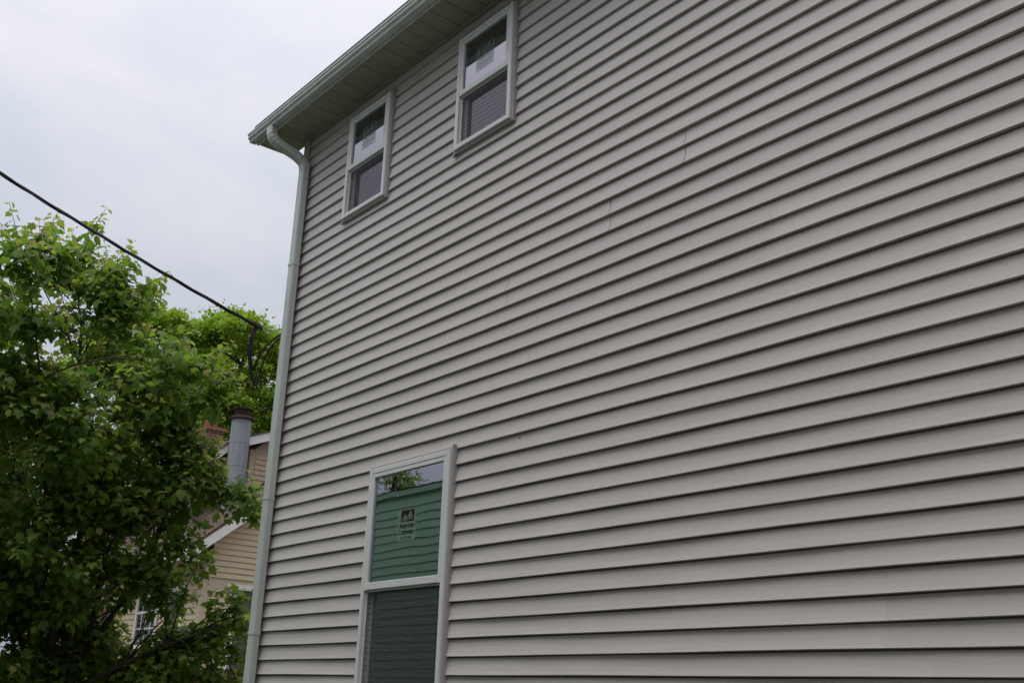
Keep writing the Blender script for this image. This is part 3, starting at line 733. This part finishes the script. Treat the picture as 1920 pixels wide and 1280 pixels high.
lathe(fl, FX, FY, prof, 56); flue = part('flue_pipe', fl, M['galv'], nb)
fc = MB(); lathe(fc, FX, FY, [(0.16, 6.50), (0.235, 6.51), (0.24, 6.535), (0.20, 6.56), (0.13, 6.57), (0.135, 6.62), (0.155, 6.68), (0.195, 6.70), (0.20, 6.715), (0.15, 6.73), (0.0, 6.74)]); part('flue_cap', fc, M['rust'], flue, True)
def uv_box(name, x0, x1, y0, y1, z0, z1, m, parent):
    mb = MB().box(x0, x1, y0, y1, z0, z1); me = mb.mesh(name, [m]); uv = me.uv_layers.new(name='UVMap')
    for p in me.polygons:
        for li in p.loop_indices:
            co = me.vertices[me.loops[li].vertex_index].co
            uv.data[li].uv = (co.x, co.z) if abs(p.normal.y) > 0.5 else ((co.y, co.z) if abs(p.normal.x) > 0.5 else (co.x, co.y))
    return put(name, me, parent)
ch = uv_box('brick_chimney', -22.95, -22.35, 5.62, 6.04, 5.2, 7.22, M['brick'], nb)
uv_box('chimney_cap', -22.99, -22.31, 5.58, 6.08, 7.222, 7.31, M['brick'], ch)
ct = MB(); lathe(ct, -22.62, 5.80, [(0.13, 7.30), (0.14, 7.50), (0.11, 7.50), (0.10, 7.32)], 16); part('chimney_pot', ct, M['clay'], ch)

# ------------------------------------------------------------------ board fence beyond the maple
FXX = -12.9
fn = root('board_fence', (FXX, 1.0, 0), 'dark weathered vertical board fence between the two houses', 'fence')
y = -3.0; i = 0
while y < 5.2:
    bw = 0.148 + random.uniform(-0.004, 0.004); top = 1.90 + random.uniform(-0.012, 0.012)
    b_ = MB(); b_.add([(FXX, y, 0.05), (FXX + 0.018, y, 0.05), (FXX + 0.018, y + bw, 0.05), (FXX, y + bw, 0.05),
                       (FXX, y, top - 0.03), (FXX + 0.018, y, top - 0.03), (FXX + 0.018, y + bw, top - 0.03), (FXX, y + bw, top - 0.03),
                       (FXX, y + 0.03, top), (FXX + 0.018, y + 0.03, top), (FXX + 0.018, y + bw - 0.03, top), (FXX, y + bw - 0.03, top)],
                      [(0, 3, 2, 1), (0, 1, 5, 4), (2, 3, 7, 6), (4, 5, 9, 8), (6, 7, 11, 10), (8, 9, 10, 11), (1, 2, 6, 10, 9, 5), (3, 0, 4, 8, 11, 7)])
    part('board', b_, M['fence'], fn)
    y += bw + (0.012 if i % 2 else 0.003); i += 1
for zz in (0.35, 1.0, 1.62):
    part('rail', MB().cbox(FXX - 0.042, FXX - 0.002, -3.0, 5.2, zz, zz + 0.09, 0.004), M['fence'], fn)
for yy in (-2.9, -0.5, 1.9, 4.3):
    part('post', MB().cbox(FXX - 0.14, FXX - 0.044, yy, yy + 0.095, -0.3, 1.88, 0.006), M['fence'], fn)

# ------------------------------------------------------------------ sage house across the side yard (wing seen in the glass, grey block unseen)
op = root('sage_house', (-5.5, -8.0, 0), 'lap sided house with a sage green wing mirrored in the tall window and an added unseen grey block', 'house')
OYF = -4.6; OH = 0.1143; OX0, OX1 = -13.35, 2.4
oc = MB(); oc.box(OX0 + 0.01, -7.39, -11.8, OYF - 0.002, 0.0, 4.35); oc.extrude([(-11.8, 4.351), (OYF - 0.002, 4.351), (-8.2, 5.18)], 0, OX0 + 0.01, -7.39)
owall = part('wall', oc, M['green'], op)
z = 0.4; i = 0
while z < 4.27:
    cuts = [OX0 + 0.10, -10.4 + (i * 0.9) % 2.6, -7.40, -4.4 + (i * 1.1) % 2.8, OX1 - 0.05]
    for a, b in zip(cuts, cuts[1:]):
        mb = MB(); mb.extrude([(OYF, z), (OYF + 0.018, z), (OYF + 0.004, z + OH), (OYF, z + OH)], 0, a + 0.001, b - 0.001)
        part('lap_board', mb, M['green'] if a < -7.41 else M['block_grey_vinyl'], owall)
    z += OH; i += 1
oc2 = MB(); oc2.cbox(OX0 - 0.01, OX0 + 0.095, OYF - 0.09, OYF + 0.024, 0.35, 4.34, 0.004); part('corner_board', oc2, M['green_trim'], op)
of_ = MB(); of_.cbox(OX0 - 0.2, -7.42, OYF + 0.03, OYF + 0.05, 4.34, 4.43, 0.004); of_.box(OX0 - 0.2, -7.42, OYF + 0.001, OYF + 0.029, 4.35, 4.37); part('eave_board', of_, M['green_trim'], op)
roof_slab((OX0 - 0.2, OYF + 0.06, 4.435), (-7.41, OYF + 0.06, 4.435), (0, -3.66, 0.80), 0.012, 'roof', M['roof'], op)
roof_slab((OX0 - 0.2, -11.98, 4.435), (-7.41, -11.98, 4.435), (0, 3.778, 0.80), 0.012, 'roof', M['roof'], op)

ou = MB(); ou.box(-7.38, OX1, -11.5, OYF - 0.004, 0.0, 6.95); sky_block = part('upper_wall', ou, M['block_grey_vinyl'], op)  # unseen taller block, added to cut low sky light on the taupe wall
z = z; i = 0
while z < 6.85:
    cuts = [-7.40, -4.4 + (i * 1.1) % 2.8, OX1 - 0.05]
    for a, b in zip(cuts, cuts[1:]):
        mb = MB(); mb.extrude([(OYF - 0.003, z), (OYF + 0.016, z), (OYF + 0.002, z + OH), (OYF - 0.003, z + OH)], 0, a + 0.001, b - 0.001)
        part('lap_board', mb, M['block_grey_vinyl'], sky_block)
    z += OH; i += 1
roof_slab((-7.7, OYF + 0.22, 6.98), (OX1 + 0.3, OYF + 0.22, 6.98), (0, -3.67, 1.5), 0.06, 'roof', M['roof'], op)
roof_slab((-7.7, -11.72, 6.98), (OX1 + 0.3, -11.72, 6.98), (0, 3.668, 1.5), 0.06, 'roof', M['roof'], op)

# ------------------------------------------------------------------ trees
LEAF_V = np.array([(0, 0, 0), (0, .46, .0), (0, 1.0, -.30),
                   (.20, -.06, .03), (.44, .13, -.02), (.36, .33, .05), (.55, .60, -.08), (.30, .64, .0),
                   (-.20, -.06, .03), (-.44, .13, -.02), (-.36, .33, .05), (-.55, .60, -.08), (-.30, .64, .0)])
LEAF_F = [(0, 3, 4), (0, 4, 5), (0, 5, 1), (5, 6, 7), (5, 7, 1), (1, 7, 2), (0, 9, 8), (0, 10, 9), (0, 1, 10), (10, 12, 11), (10, 1, 12), (1, 2, 12)]
OVAL_V = np.array([(0, 0, 0), (.34, .45, .07), (0, 1, -.12), (-.34, .45, .07)])
OVAL_F = [(0, 1, 2), (0, 2, 3)]
def leaf_mesh(name, pos, ydir, nrm, size, colr, V, F, m):
    n = len(pos)
    yd = ydir / np.linalg.norm(ydir, axis=1, keepdims=True)
    nn = nrm - yd * np.sum(nrm * yd, axis=1, keepdims=True); nn /= np.linalg.norm(nn, axis=1, keepdims=True) + 1e-9
    xd = np.cross(yd, nn)
    vv = pos[:, None, :] + size[:, None, None] * (V[None, :, 0:1] * xd[:, None, :] + V[None, :, 1:2] * yd[:, None, :] + V[None, :, 2:3] * nn[:, None, :])
    k = len(V); F = np.array(F)
    faces = (F[None, :, :] + (np.arange(n) * k)[:, None, None]).reshape(-1, 3)
    me = bpy.data.meshes.new(name)
    me.vertices.add(n * k); me.vertices.foreach_set('co', vv.reshape(-1).astype(np.float32))
    me.loops.add(len(faces) * 3); me.loops.foreach_set('vertex_index', faces.reshape(-1).astype(np.int32))
    me.polygons.add(len(faces)); me.polygons.foreach_set('loop_start', np.arange(0, len(faces) * 3, 3, dtype=np.int32))
    me.update(calc_edges=True)
    at = me.attributes.new('leaf_colour', 'FLOAT_COLOR', 'POINT')
    cc = np.ones((n, k, 4), np.float32); cc[:, :, :3] = colr[:, None, :]
    at.data.foreach_set('color', cc.reshape(-1))
    me.materials.append(m)
    return me, xd, yd, nn

def limbs_for(rootp, fork, lumps, nl, rng):
    P = np.array([l[:3] for l in lumps]); c = P[rng.choice(len(P), nl, replace=False)]
    for _ in range(12):
        a = np.argmin(((P[:, None] - c[None]) ** 2).sum(2), axis=1)
        c = np.array([P[a == i].mean(0) if (a == i).any() else c[i] for i in range(nl)])
    return c, a

def wob(p, q, rng, n=7, amt=0.08, sag=0.0):
    p, q = np.array(p), np.array(q); Ld = np.linalg.norm(q - p); pts = []
    o = rng.normal(0, amt * Ld, 3)
    for i in range(n + 1):
        t = i / n; pts.append(tuple(p + (q - p) * t + o * math.sin(math.pi * t) + np.array([0, 0, sag * math.sin(math.pi * t)]) + rng.normal(0, 0.012 * Ld, 3) * (0 < i < n)))
    return pts

def maple(name, base, lumps, label, seed, pal, nlimb=11, twigs=22, big=300):
    rng = np.random.default_rng(seed)
    r0 = root(name, base, label, 'tree')
    fork = (base[0] + 0.05, base[1] + 0.05, 1.35)
    tk = wob((base[0], base[1], -0.2), fork, rng, 6, 0.02)
    part('trunk', MB().tube(tk, [0.12 - 0.006 * i for i in range(len(tk))], 10), M['bark'], r0, True)
    c, asg = limbs_for(base, fork, lumps, nlimb, rng)
    lp = []
    for i in range(nlimb):
        tgt = c[i]; p = wob(fork, tgt, rng, 9, 0.05, 0.12)
        p[0] = fork; lp.append(p)
        part('branch', MB().tube(p, [0.036 * (1 - 0.09 * j) + 0.005 for j in range(len(p))], 7), M['bark'], r0, True)
    tw = MB(); pos = []; yd = []; nr = []; sz = []; co = []
    for (lx, ly, lz, lr), a in zip(lumps, asg):
        C_ = np.array((lx, ly, lz)); pp = np.array(lp[a]); j = 3 + np.argmin(((pp[3:] - C_) ** 2).sum(1) + 0.25 * np.arange(len(pp) - 3)[::-1] * 0.02)
        j = max(2, min(j, len(pp) - 1) - int(rng.integers(0, 4)))
        s_ = wob(pp[j], C_, rng, 4, 0.06, 0.05)
        tw.tube(s_, [0.010, 0.0085, 0.007, 0.006, 0.005], 5, cap=False)
        nt_ = max(6, int(twigs * (lr / 0.34) ** 1.6))
        for _ in range(nt_):
            d = rng.normal(0, 1, 3); d /= np.linalg.norm(d); d[2] = d[2] * 0.75 + (0.30 if lz < 4.6 else 0.75); d /= np.linalg.norm(d)
            o = C_ + rng.normal(0, lr * 0.28, 3)
            ln = lr * rng.uniform(0.75, 1.35) * (1.0 if lz < 4.6 or d[2] < 0.75 else 1.3)
            e = o + d * ln
            k = 4; pts = [o + (e - o) * t + np.array((0, 0, 0.10 * ln * t * t)) for t in np.linspace(0, 1, k + 1)]
            tw.tube([tuple(q) for q in pts], [0.0045, 0.004, 0.0035, 0.003, 0.002], 3, cap=False)
            npair = max(3, int(ln / 0.062))
            side0 = rng.uniform(0, math.pi)
            ax = (e - o) / ln
            u_ = np.cross(ax, (0, 0, 1.0)); u_ /= np.linalg.norm(u_) + 1e-6; v_ = np.cross(u_, ax)
            for q in range(npair):
                t = (q + 0.6) / npair
                ctr = o + (e - o) * t + np.array((0, 0, 0.10 * ln * t * t))
                young = max(0.0, t - 0.72) / 0.28
                for sg in (0, 1):
                    th = side0 + q * math.pi / 2 + sg * math.pi + rng.normal(0, 0.3)
                    dr = u_ * math.cos(th) + v_ * math.sin(th) + ax * 0.55 + np.array((0, 0, 0.05))
                    dr /= np.linalg.norm(dr)
                    pet = rng.uniform(0.03, 0.065) * (1 - 0.5 * young)
                    p_ = ctr + dr * pet
                    ly_ = dr * np.array((1, 1, 0.5)) + np.array((0, 0, -0.45 + rng.normal(0, 0.28))) + rng.normal(0, 0.15, 3)
                    nn = np.array((0, 0, 1.0)) + rng.normal(0, 0.38, 3) + dr * 0.25
                    pos.append(p_); yd.append(ly_); nr.append(nn)
                    sz.append(rng.uniform(0.062, 0.122) * (1 - 0.5 * young))
                    g_ = rng.random()
                    col_ = np.array(pal[0]) * (1 - g_) + np.array(pal[1]) * g_
                    if young > 0: col_ = col_ * (1 - 0.75 * young) + np.array(pal[2] if rng.random() < 0.72 else pal[3]) * 0.75 * young
                    co.append(col_ * rng.uniform(0.85, 1.15))
    part('twigs', tw, M['bark'], r0, kind='stuff')
    pos, yd, nr, sz, co = map(np.array, (pos, yd, nr, sz, co))
    # the leaves that show largest are objects of their own
    cv = np.array(CAM); dv = pos - cv; dist = np.linalg.norm(dv, axis=1)
    R3 = np.array([tuple(right), tuple(upv), tuple(fwd)]); q = dv @ R3.T
    inview = (np.abs(q[:, 0] / q[:, 2]) < 0.47) & (np.abs(q[:, 1] / q[:, 2]) < 0.32)
    ydn = yd / np.linalg.norm(yd, axis=1, keepdims=True); nn = nr - ydn * np.sum(nr * ydn, axis=1, keepdims=True); nn /= np.linalg.norm(nn, axis=1, keepdims=True)
    area = sz ** 2 / dist ** 2 * np.abs(np.sum(nn * dv, axis=1) / dist) * inview * (dist < np.percentile(dist[inview], 22))
    sel = np.argsort(-area)[:big]
    rest = np.ones(len(pos), bool); rest[sel] = False
    me, _, _, _ = leaf_mesh('crown', pos[rest], yd[rest], nr[rest], sz[rest], co[rest], LEAF_V, LEAF_F, M['maple_leaf'])
    put('crown', me, r0, kind='stuff')
    protos = []
    for s_ in range(8):
        g_ = s_ / 7; cc = np.array([np.array(pal[0]) * (1 - g_) + np.array(pal[1]) * g_])
        m1, _, _, _ = leaf_mesh('leaf', np.zeros((1, 3)), np.array([[0, 1.0, 0]]), np.array([[0, 0, 1.0]]), np.ones(1), cc, LEAF_V, LEAF_F, M['maple_leaf'])
        protos.append(m1)
    for i in sel:
        y_ = Vector(ydn[i]); n_ = Vector(nn[i]); x_ = y_.cross(n_); s_ = sz[i]; p_ = pos[i]
        mt = Matrix(((x_.x * s_, y_.x * s_, n_.x * s_, p_[0]), (x_.y * s_, y_.y * s_, n_.y * s_, p_[1]), (x_.z * s_, y_.z * s_, n_.z * s_, p_[2]), (0, 0, 0, 1)))
        put('leaf', protos[int(rng.integers(0, 8))], r0, matrix=mt)
    return len(pos)

def broadleaf(name, base, lumps, label, seed, pal, per=330, leaf=(0.10, 0.17), group=None, nlimb=7, rtrunk=0.3):
    rng = np.random.default_rng(seed)
    r0 = root(name, base, label, 'tree', group)
    P = np.array([l[:3] for l in lumps]); topz = P[:, 2].max()
    fz = base[2] + (P[:, 2].min() - base[2]) * 0.75 + 0.5
    tk = wob((base[0], base[1], base[2] - 0.3), (base[0], base[1], fz), rng, 6, 0.02)
    part('trunk', MB().tube(tk, [rtrunk * (1 - 0.06 * i) for i in range(len(tk))], 10), M['bark'], r0, True)
    c, asg = limbs_for(base, tk[-1], lumps, nlimb, rng); lp = []
    for i in range(nlimb):
        p = wob(tk[-1], c[i], rng, 8, 0.05, 0.3); p[0] = tk[-1]; lp.append(p)
        part('branch', MB().tube(p, [rtrunk * 0.45 * (1 - 0.1 * j) + 0.02 for j in range(len(p))], 6), M['bark'], r0, True)
    tw = MB(); pos = []; nr = []; yd = []; co = []; sz = []
    for (lx, ly, lz, lr), a in zip(lumps, asg):
        C_ = np.array((lx, ly, lz)); pp = np.array(lp[a]); j = np.argmin(((pp - C_) ** 2).sum(1))
        tw.tube(wob(pp[j], C_, rng, 4, 0.06, 0.05), [0.04, 0.035, 0.03, 0.025, 0.02], 4, cap=False)
        # each lump is a bunch of small sprays
        ns = 16
        for _ in range(ns):
            d = rng.normal(0, 1, 3); d /= np.linalg.norm(d); d[2] = abs(d[2]) * 0.9 - 0.15 if rng.random() < 0.75 else d[2]
            sc_ = C_ + d * lr * rng.uniform(0.55, 1.0) * np.array((1, 1, 0.8))
            tw.tube([tuple(C_), tuple((C_ + sc_) / 2 + rng.normal(0, 0.05, 3)), tuple(sc_)], [0.015, 0.011, 0.006], 3, cap=False)
            k = per // ns
            pos.append(sc_ + rng.normal(0, 1, (k, 3)) * np.array((0.20, 0.20, 0.11)) * (lr / 0.8))
            yd.append(d + rng.normal(0, 0.7, (k, 3)) + np.array((0, 0, -0.15)))
            nr.append(np.array((0, 0, 1.0)) + 0.4 * d + rng.normal(0, 0.45, (k, 3)))
            g_ = rng.random((k, 1)); co.append((np.array(pal[0]) * (1 - g_) + np.array(pal[1]) * g_) * rng.uniform(0.8, 1.2))
            sz.append(rng.uniform(leaf[0], leaf[1], k))
    part('twigs', tw, M['bark'], r0, kind='stuff')
    me, _, _, _ = leaf_mesh('crown', np.concatenate(pos), np.concatenate(yd), np.concatenate(nr), np.concatenate(sz), np.concatenate(co), OVAL_V, OVAL_F, M['tree_leaf'])
    put('crown', me, r0, kind='stuff')

def blob(cx, cy, cz, rx, ry, rz, n, r, seed):
    rng = np.random.default_rng(seed); o = []
    while len(o) < n:
        d = rng.uniform(-1, 1, 3); l = np.linalg.norm(d)
        if l > 1 or l < 0.35: continue
        o.append((cx + d[0] * rx, cy + d[1] * ry, cz + d[2] * rz, r * rng.uniform(0.75, 1.2)))
    return o

MAPLE = [(-10.83, 0.53, 3.25, 0.33), (-12.16, -2.18, 4.57, 0.31), (-10.55, -0.48, 5.16, 0.42), (-12.07, -0.9, 4.39, 0.31), (-11.95, -0.43, 5.38, 0.31), (-13.35, -0.98, 2.97, 0.3), (-10.47, -0.93, 4.29, 0.34), (-9.7, -0.14, 4.53, 0.38), (-10.97, -0.78, 3.13, 0.34), (-10.57, 0.26, 4.29, 0.33), (-12.07, -1.93, 2.63, 0.4), (-12.1, -0.58, 2.76, 0.33), (-11.25, 0.36, 3.78, 0.36), (-11.1, -1.61, 3.56, 0.38), (-11.59, -0.14, 4.93, 0.32), (-12.83, -0.51, 4.03, 0.41), (-11.49, -1.54, 3.0, 0.35), (-13.47, -1.57, 3.06, 0.32), (-9.78, -1.51, 5.11, 0.32), (-11.77, -0.66, 4.54, 0.4), (-11.7, -1.0, 3.19, 0.37), (-11.6, -2.46, 4.96, 0.32), (-12.08, -1.05, 4.67, 0.39), (-11.38, 0.07, 5.07, 0.33), (-10.56, -1.51, 3.99, 0.31), (-12.57, -2.11, 4.01, 0.37), (-10.89, 0.1, 4.25, 0.36), (-11.75, -0.05, 5.73, 0.39), (-10.05, -1.34, 4.72, 0.3), (-11.35, -1.35, 2.88, 0.38), (-11.62, -1.53, 3.33, 0.32), (-11.63, -0.83, 5.89, 0.4), (-10.33, -1.45, 4.41, 0.33), (-11.6, -1.56, 2.69, 0.34), (-12.36, -0.62, 3.51, 0.32), (-10.7, -0.01, 3.24, 0.35), (-11.64, -0.55, 4.14, 0.37), (-12.11, -0.92, 2.91, 0.42), (-10.68, -0.72, 2.83, 0.36), (-12.66, -1.43, 5.01, 0.35), (-10.81, -1.94, 4.37, 0.31), (-12.75, -1.88, 5.51, 0.33), (-11.19, -1.49, 3.79, 0.42), (-11.92, -0.98, 4.05, 0.33), (-10.65, 0.4, 3.73, 0.38), (-13.48, -1.03, 3.76, 0.41), (-10.48, -1.72, 4.75, 0.34), (-11.57, -0.24, 3.34, 0.36), (-11.73, -2.02, 4.62, 0.35), (-13.16, -1.37, 3.64, 0.3), (-11.78, -1.79, 5.3, 0.32), (-10.91, 0.48, 4.78, 0.35), (-11.09, -1.74, 4.17, 0.33), (-13.34, -1.23, 4.4, 0.32), (-10.18, -0.83, 3.97, 0.37), (-13.2, -2.36, 5.39, 0.38), (-10.24, -0.77, 3.61, 0.36), (-11.17, -1.53, 5.08, 0.35), (-12.39, -1.46, 4.64, 0.37), (-10.59, -1.17, 4.19, 0.4), (-12.66, -1.05, 5.31, 0.34), (-10.66, -0.04, 4.56, 0.38), (-12.69, -0.74, 3.81, 0.39), (-10.92, -1.14, 5.83, 0.26), (-10.94, -1.22, 5.69, 0.28), (-10.98, -0.77, 5.59, 0.25), (-10.57, -0.53, 5.49, 0.27), (-11.52, -1.34, 5.28, 0.3), (-10.71, -0.18, 5.41, 0.24), (-10.33, 0.58, 4.57, 0.3), (-10.13, 0.84, 3.54, 0.22), (-10.06, 1.0, 3.41, 0.19), (-10.42, 0.81, 3.57, 0.26), (-10.19, 1.03, 3.37, 0.2), (-11.58, -0.71, 2.49, 0.3), (-12.31, -0.78, 2.2, 0.35), (-11.82, -0.48, 2.15, 0.3), (-11.49, -0.27, 1.89, 0.28), (-11.55, -0.59, 1.73, 0.3), (-11.56, 0.03, 1.8, 0.26), (-11.33, -0.21, 2.47, 0.32), (-11.22, 0.07, 2.81, 0.3), (-10.79, 0.28, 2.8, 0.26), (-10.63, 0.56, 2.92, 0.26), (-10.33, 0.67, 2.8, 0.22), (-10.9, 0.53, 2.7, 0.24), (-11.11, 0.19, 2.54, 0.2), (-10.14, 1.05, 2.51, 0.16), (-10.24, 1.0, 2.41, 0.15), (-10.24, 1.18, 2.37, 0.17), (-10.85, 0.55, 2.45, 0.16), (-10.68, 0.74, 2.17, 0.18), (-10.5, 0.99, 2.13, 0.17), (-10.88, 0.43, 2.0, 0.2), (-11.2, 0.27, 1.87, 0.24), (-10.81, 0.72, 1.91, 0.2), (-10.8, 1.06, 1.93, 0.2), (-10.55, 1.27, 2.12, 0.18), (-11.58, 0.14, 2.18, 0.26), (-11.86, -0.29, 2.32, 0.3), (-10.34, 0.38, 3.6, 0.29), (-11.21, -0.07, 3.82, 0.27), (-11.22, 0.08, 3.42, 0.32), (-11.46, -0.3, 3.86, 0.36), (-10.81, 0.38, 4.09, 0.28), (-10.85, -0.16, 3.8, 0.27), (-10.85, -0.34, 3.35, 0.3), (-10.97, -0.62, 3.63, 0.26), (-10.66, 0.51, 4.04, 0.29), (-10.62, 0.51, 3.78, 0.36), (-10.8, -0.34, 3.47, 0.31), (-10.9, -0.35, 3.34, 0.3), (-11.56, -0.34, 3.74, 0.34), (-10.93, 0.16, 3.26, 0.29), (-10.97, -0.35, 3.3, 0.32), (-12.13, -0.84, 2.0, 0.36), (-11.92, 0.21, 1.94, 0.33), (-12.16, -0.05, 2.58, 0.34), (-11.02, -0.36, 2.86, 0.29), (-11.75, 0.04, 2.21, 0.31), (-11.86, -0.46, 2.32, 0.35), (-12.08, 0.18, 1.68, 0.26), (-11.37, -0.84, 2.47, 0.36), (-10.91, -0.29, 2.32, 0.3), (-11.94, -0.77, 2.4, 0.36), (-11.51, -0.69, 2.82, 0.31), (-12.51, -0.57, 2.86, 0.27), (-12.09, -0.05, 2.23, 0.33), (-11.4, -1.14, 2.81, 0.33), (-11.79, -0.92, 2.69, 0.26), (-11.69, 0.15, 2.0, 0.34), (-11.68, 0.07, 2.82, 0.34), (-12.12, -0.38, 2.59, 0.28), (-11.13, 0.89, 1.97, 0.25), (-10.76, 0.45, 1.73, 0.21), (-10.87, 0.52, 1.77, 0.27), (-10.71, 0.64, 1.68, 0.27), (-11.49, 0.53, 1.66, 0.25), (-11.16, 0.55, 1.82, 0.25), (-11.13, 0.87, 2.09, 0.27), (-11.05, 0.68, 1.63, 0.26), (-11.13, 1.05, 1.65, 0.16), (-10.33, 1.21, 1.66, 0.19), (-10.44, 0.82, 1.88, 0.13), (-10.46, 1.28, 1.97, 0.13), (-10.78, 1.31, 2.27, 0.13), (-11.08, 1.1, 2.12, 0.13), (-10.99, 0.95, 2.03, 0.13), (-10.24, 0.86, 1.99, 0.13), (-10.64, 1.07, 1.59, 0.19), (-10.77, 1.18, 1.73, 0.16), (-10.78, 0.98, 1.96, 0.13), (-10.52, 1.4, 1.63, 0.2), (-10.93, 1.12, 1.78, 0.13), (-10.61, 1.06, 2.22, 0.13), (-10.65, 0.48, 1.69, 0.21), (-11.43, 0.66, 1.79, 0.26), (-11.44, 0.44, 1.73, 0.22), (-11.68, -0.6, 1.75, 0.2), (-11.57, 0.3, 1.44, 0.25), (-11.54, 0.84, 1.42, 0.2), (-11.28, 0.6, 1.61, 0.22), (-11.39, 0.27, 1.81, 0.22), (-11.39, 0.5, 1.78, 0.25), (-11.3, -0.21, 1.6, 0.22), (-10.8, 0.35, 2.62, 0.2), (-11.01, 0.32, 2.51, 0.17), (-10.69, 0.51, 2.57, 0.2), (-10.72, 0.69, 2.48, 0.17), (-11.0, 0.52, 2.48, 0.15), (-10.22, 1.09, 2.28, 0.16)]
BACK = [(-32.83, 6.01, 10.92, 0.94), (-31.39, 11.08, 7.95, 0.68), (-28.17, 13.34, 9.77, 0.74), (-28.26, 12.91, 6.34, 0.82), (-34.0, 7.43, 8.04, 0.73), (-30.43, 13.05, 10.2, 0.94), (-33.84, 7.06, 12.22, 0.66), (-34.73, 8.47, 7.05, 0.74), (-28.43, 9.72, 8.74, 0.94), (-31.35, 10.12, 9.39, 0.72), (-28.47, 11.6, 10.65, 0.69), (-32.73, 8.35, 10.46, 0.81), (-30.01, 10.35, 8.0, 0.66), (-28.62, 9.87, 6.39, 0.81), (-27.69, 9.86, 9.54, 0.83), (-30.72, 8.04, 11.72, 0.98), (-32.06, 8.33, 6.22, 0.94), (-32.41, 11.12, 8.26, 0.94), (-31.12, 7.31, 6.7, 0.91), (-30.75, 5.7, 10.69, 0.87), (-30.17, 8.03, 9.06, 0.79), (-28.2, 12.57, 9.32, 0.9), (-25.67, 11.78, 10.09, 0.73), (-33.3, 7.6, 10.83, 0.92), (-31.66, 9.32, 7.39, 0.84), (-32.12, 8.56, 9.63, 0.77), (-29.55, 10.51, 7.98, 0.81), (-29.79, 6.03, 10.85, 0.67), (-34.57, 7.96, 7.13, 0.85), (-27.47, 10.83, 10.89, 0.85), (-26.8, 11.28, 9.27, 0.67), (-35.42, 7.62, 8.33, 0.7), (-28.69, 12.27, 8.54, 0.82), (-31.56, 8.12, 6.57, 0.74), (-29.03, 11.72, 9.47, 0.85), (-28.49, 13.61, 8.73, 0.85), (-31.65, 7.43, 12.45, 0.65), (-33.17, 6.34, 11.03, 0.98), (-32.36, 9.91, 11.97, 0.75), (-28.31, 8.62, 9.49, 0.69), (-33.03, 6.67, 7.56, 0.89), (-32.34, 10.04, 10.4, 0.79), (-30.55, 6.5, 8.09, 0.83), (-32.03, 9.1, 10.71, 0.94), (-29.59, 14.16, 8.36, 0.98), (-28.53, 7.75, 10.34, 0.81), (-31.93, 6.05, 11.59, 0.79), (-29.69, 11.91, 10.53, 0.66), (-27.37, 10.53, 7.63, 0.77), (-30.29, 10.63, 12.17, 0.99), (-30.2, 12.51, 9.47, 0.98), (-28.1, 12.87, 11.05, 0.68), (-30.35, 7.87, 9.01, 0.8), (-31.57, 9.01, 8.7, 0.94), (-27.85, 9.84, 7.87, 0.89), (-28.57, 12.52, 11.09, 0.92), (-31.96, 6.76, 8.76, 0.78), (-27.59, 13.13, 9.53, 0.93), (-32.52, 9.18, 12.75, 0.71), (-28.78, 13.18, 6.59, 0.69), (-30.17, 6.66, 12.16, 0.71), (-31.16, 6.55, 12.08, 0.8), (-29.41, 7.06, 11.87, 0.61), (-30.62, 7.99, 12.05, 0.6), (-30.1, 8.43, 11.99, 0.78), (-29.52, 8.85, 12.43, 0.68), (-27.96, 8.8, 11.75, 0.72), (-28.09, 9.49, 11.56, 0.74), (-27.42, 9.72, 11.19, 0.69), (-29.25, 9.73, 11.82, 0.72), (-29.98, 8.81, 11.95, 0.75), (-28.66, 9.01, 9.67, 0.73), (-28.15, 9.78, 9.73, 0.61), (-29.16, 9.49, 10.54, 0.6), (-27.59, 9.57, 10.56, 0.68), (-28.59, 9.56, 9.11, 0.73), (-29.19, 8.49, 10.33, 0.65)]
maple('maple_tree', (-11.72, -0.15, 0.0), MAPLE, 'young maple with lobed green leaves and reddish shoot tips before the yellow house', 3,
      ((0.075, 0.150, 0.028), (0.185, 0.290, 0.050), (0.42, 0.43, 0.10), (0.38, 0.28, 0.13)))
bx = sum(l[0] for l in BACK) / len(BACK); by = sum(l[1] for l in BACK) / len(BACK)
broadleaf('oak_tree', (bx, by, 0.0), BACK, 'bright green rounded tree rising behind the grey flue pipe', 8, ((0.19, 0.31, 0.035), (0.31, 0.44, 0.06)), 1600, (0.09, 0.15), nlimb=9, rtrunk=0.4)
broadleaf('garden_tree', (-36.0, 0.5, 0.0), blob(-36, 0.5, 6.2, 4.0, 5.5, 3.6, 46, 1.1, 21), 'dark green tree standing far behind the maple', 9, ((0.04, 0.09, 0.014), (0.08, 0.14, 0.02)), 260, (0.16, 0.26), nlimb=7, rtrunk=0.35)
broadleaf('yard_tree', (-21.8, -10.2, 0.0), blob(-23.0, -10.2, 6.4, 2.0, 2.2, 2.0, 26, 0.6, 31), 'green tree behind the sage house mirrored in the glass', 12, ((0.16, 0.25, 0.06), (0.24, 0.34, 0.09)), 150, (0.09, 0.15), nlimb=6, rtrunk=0.25)
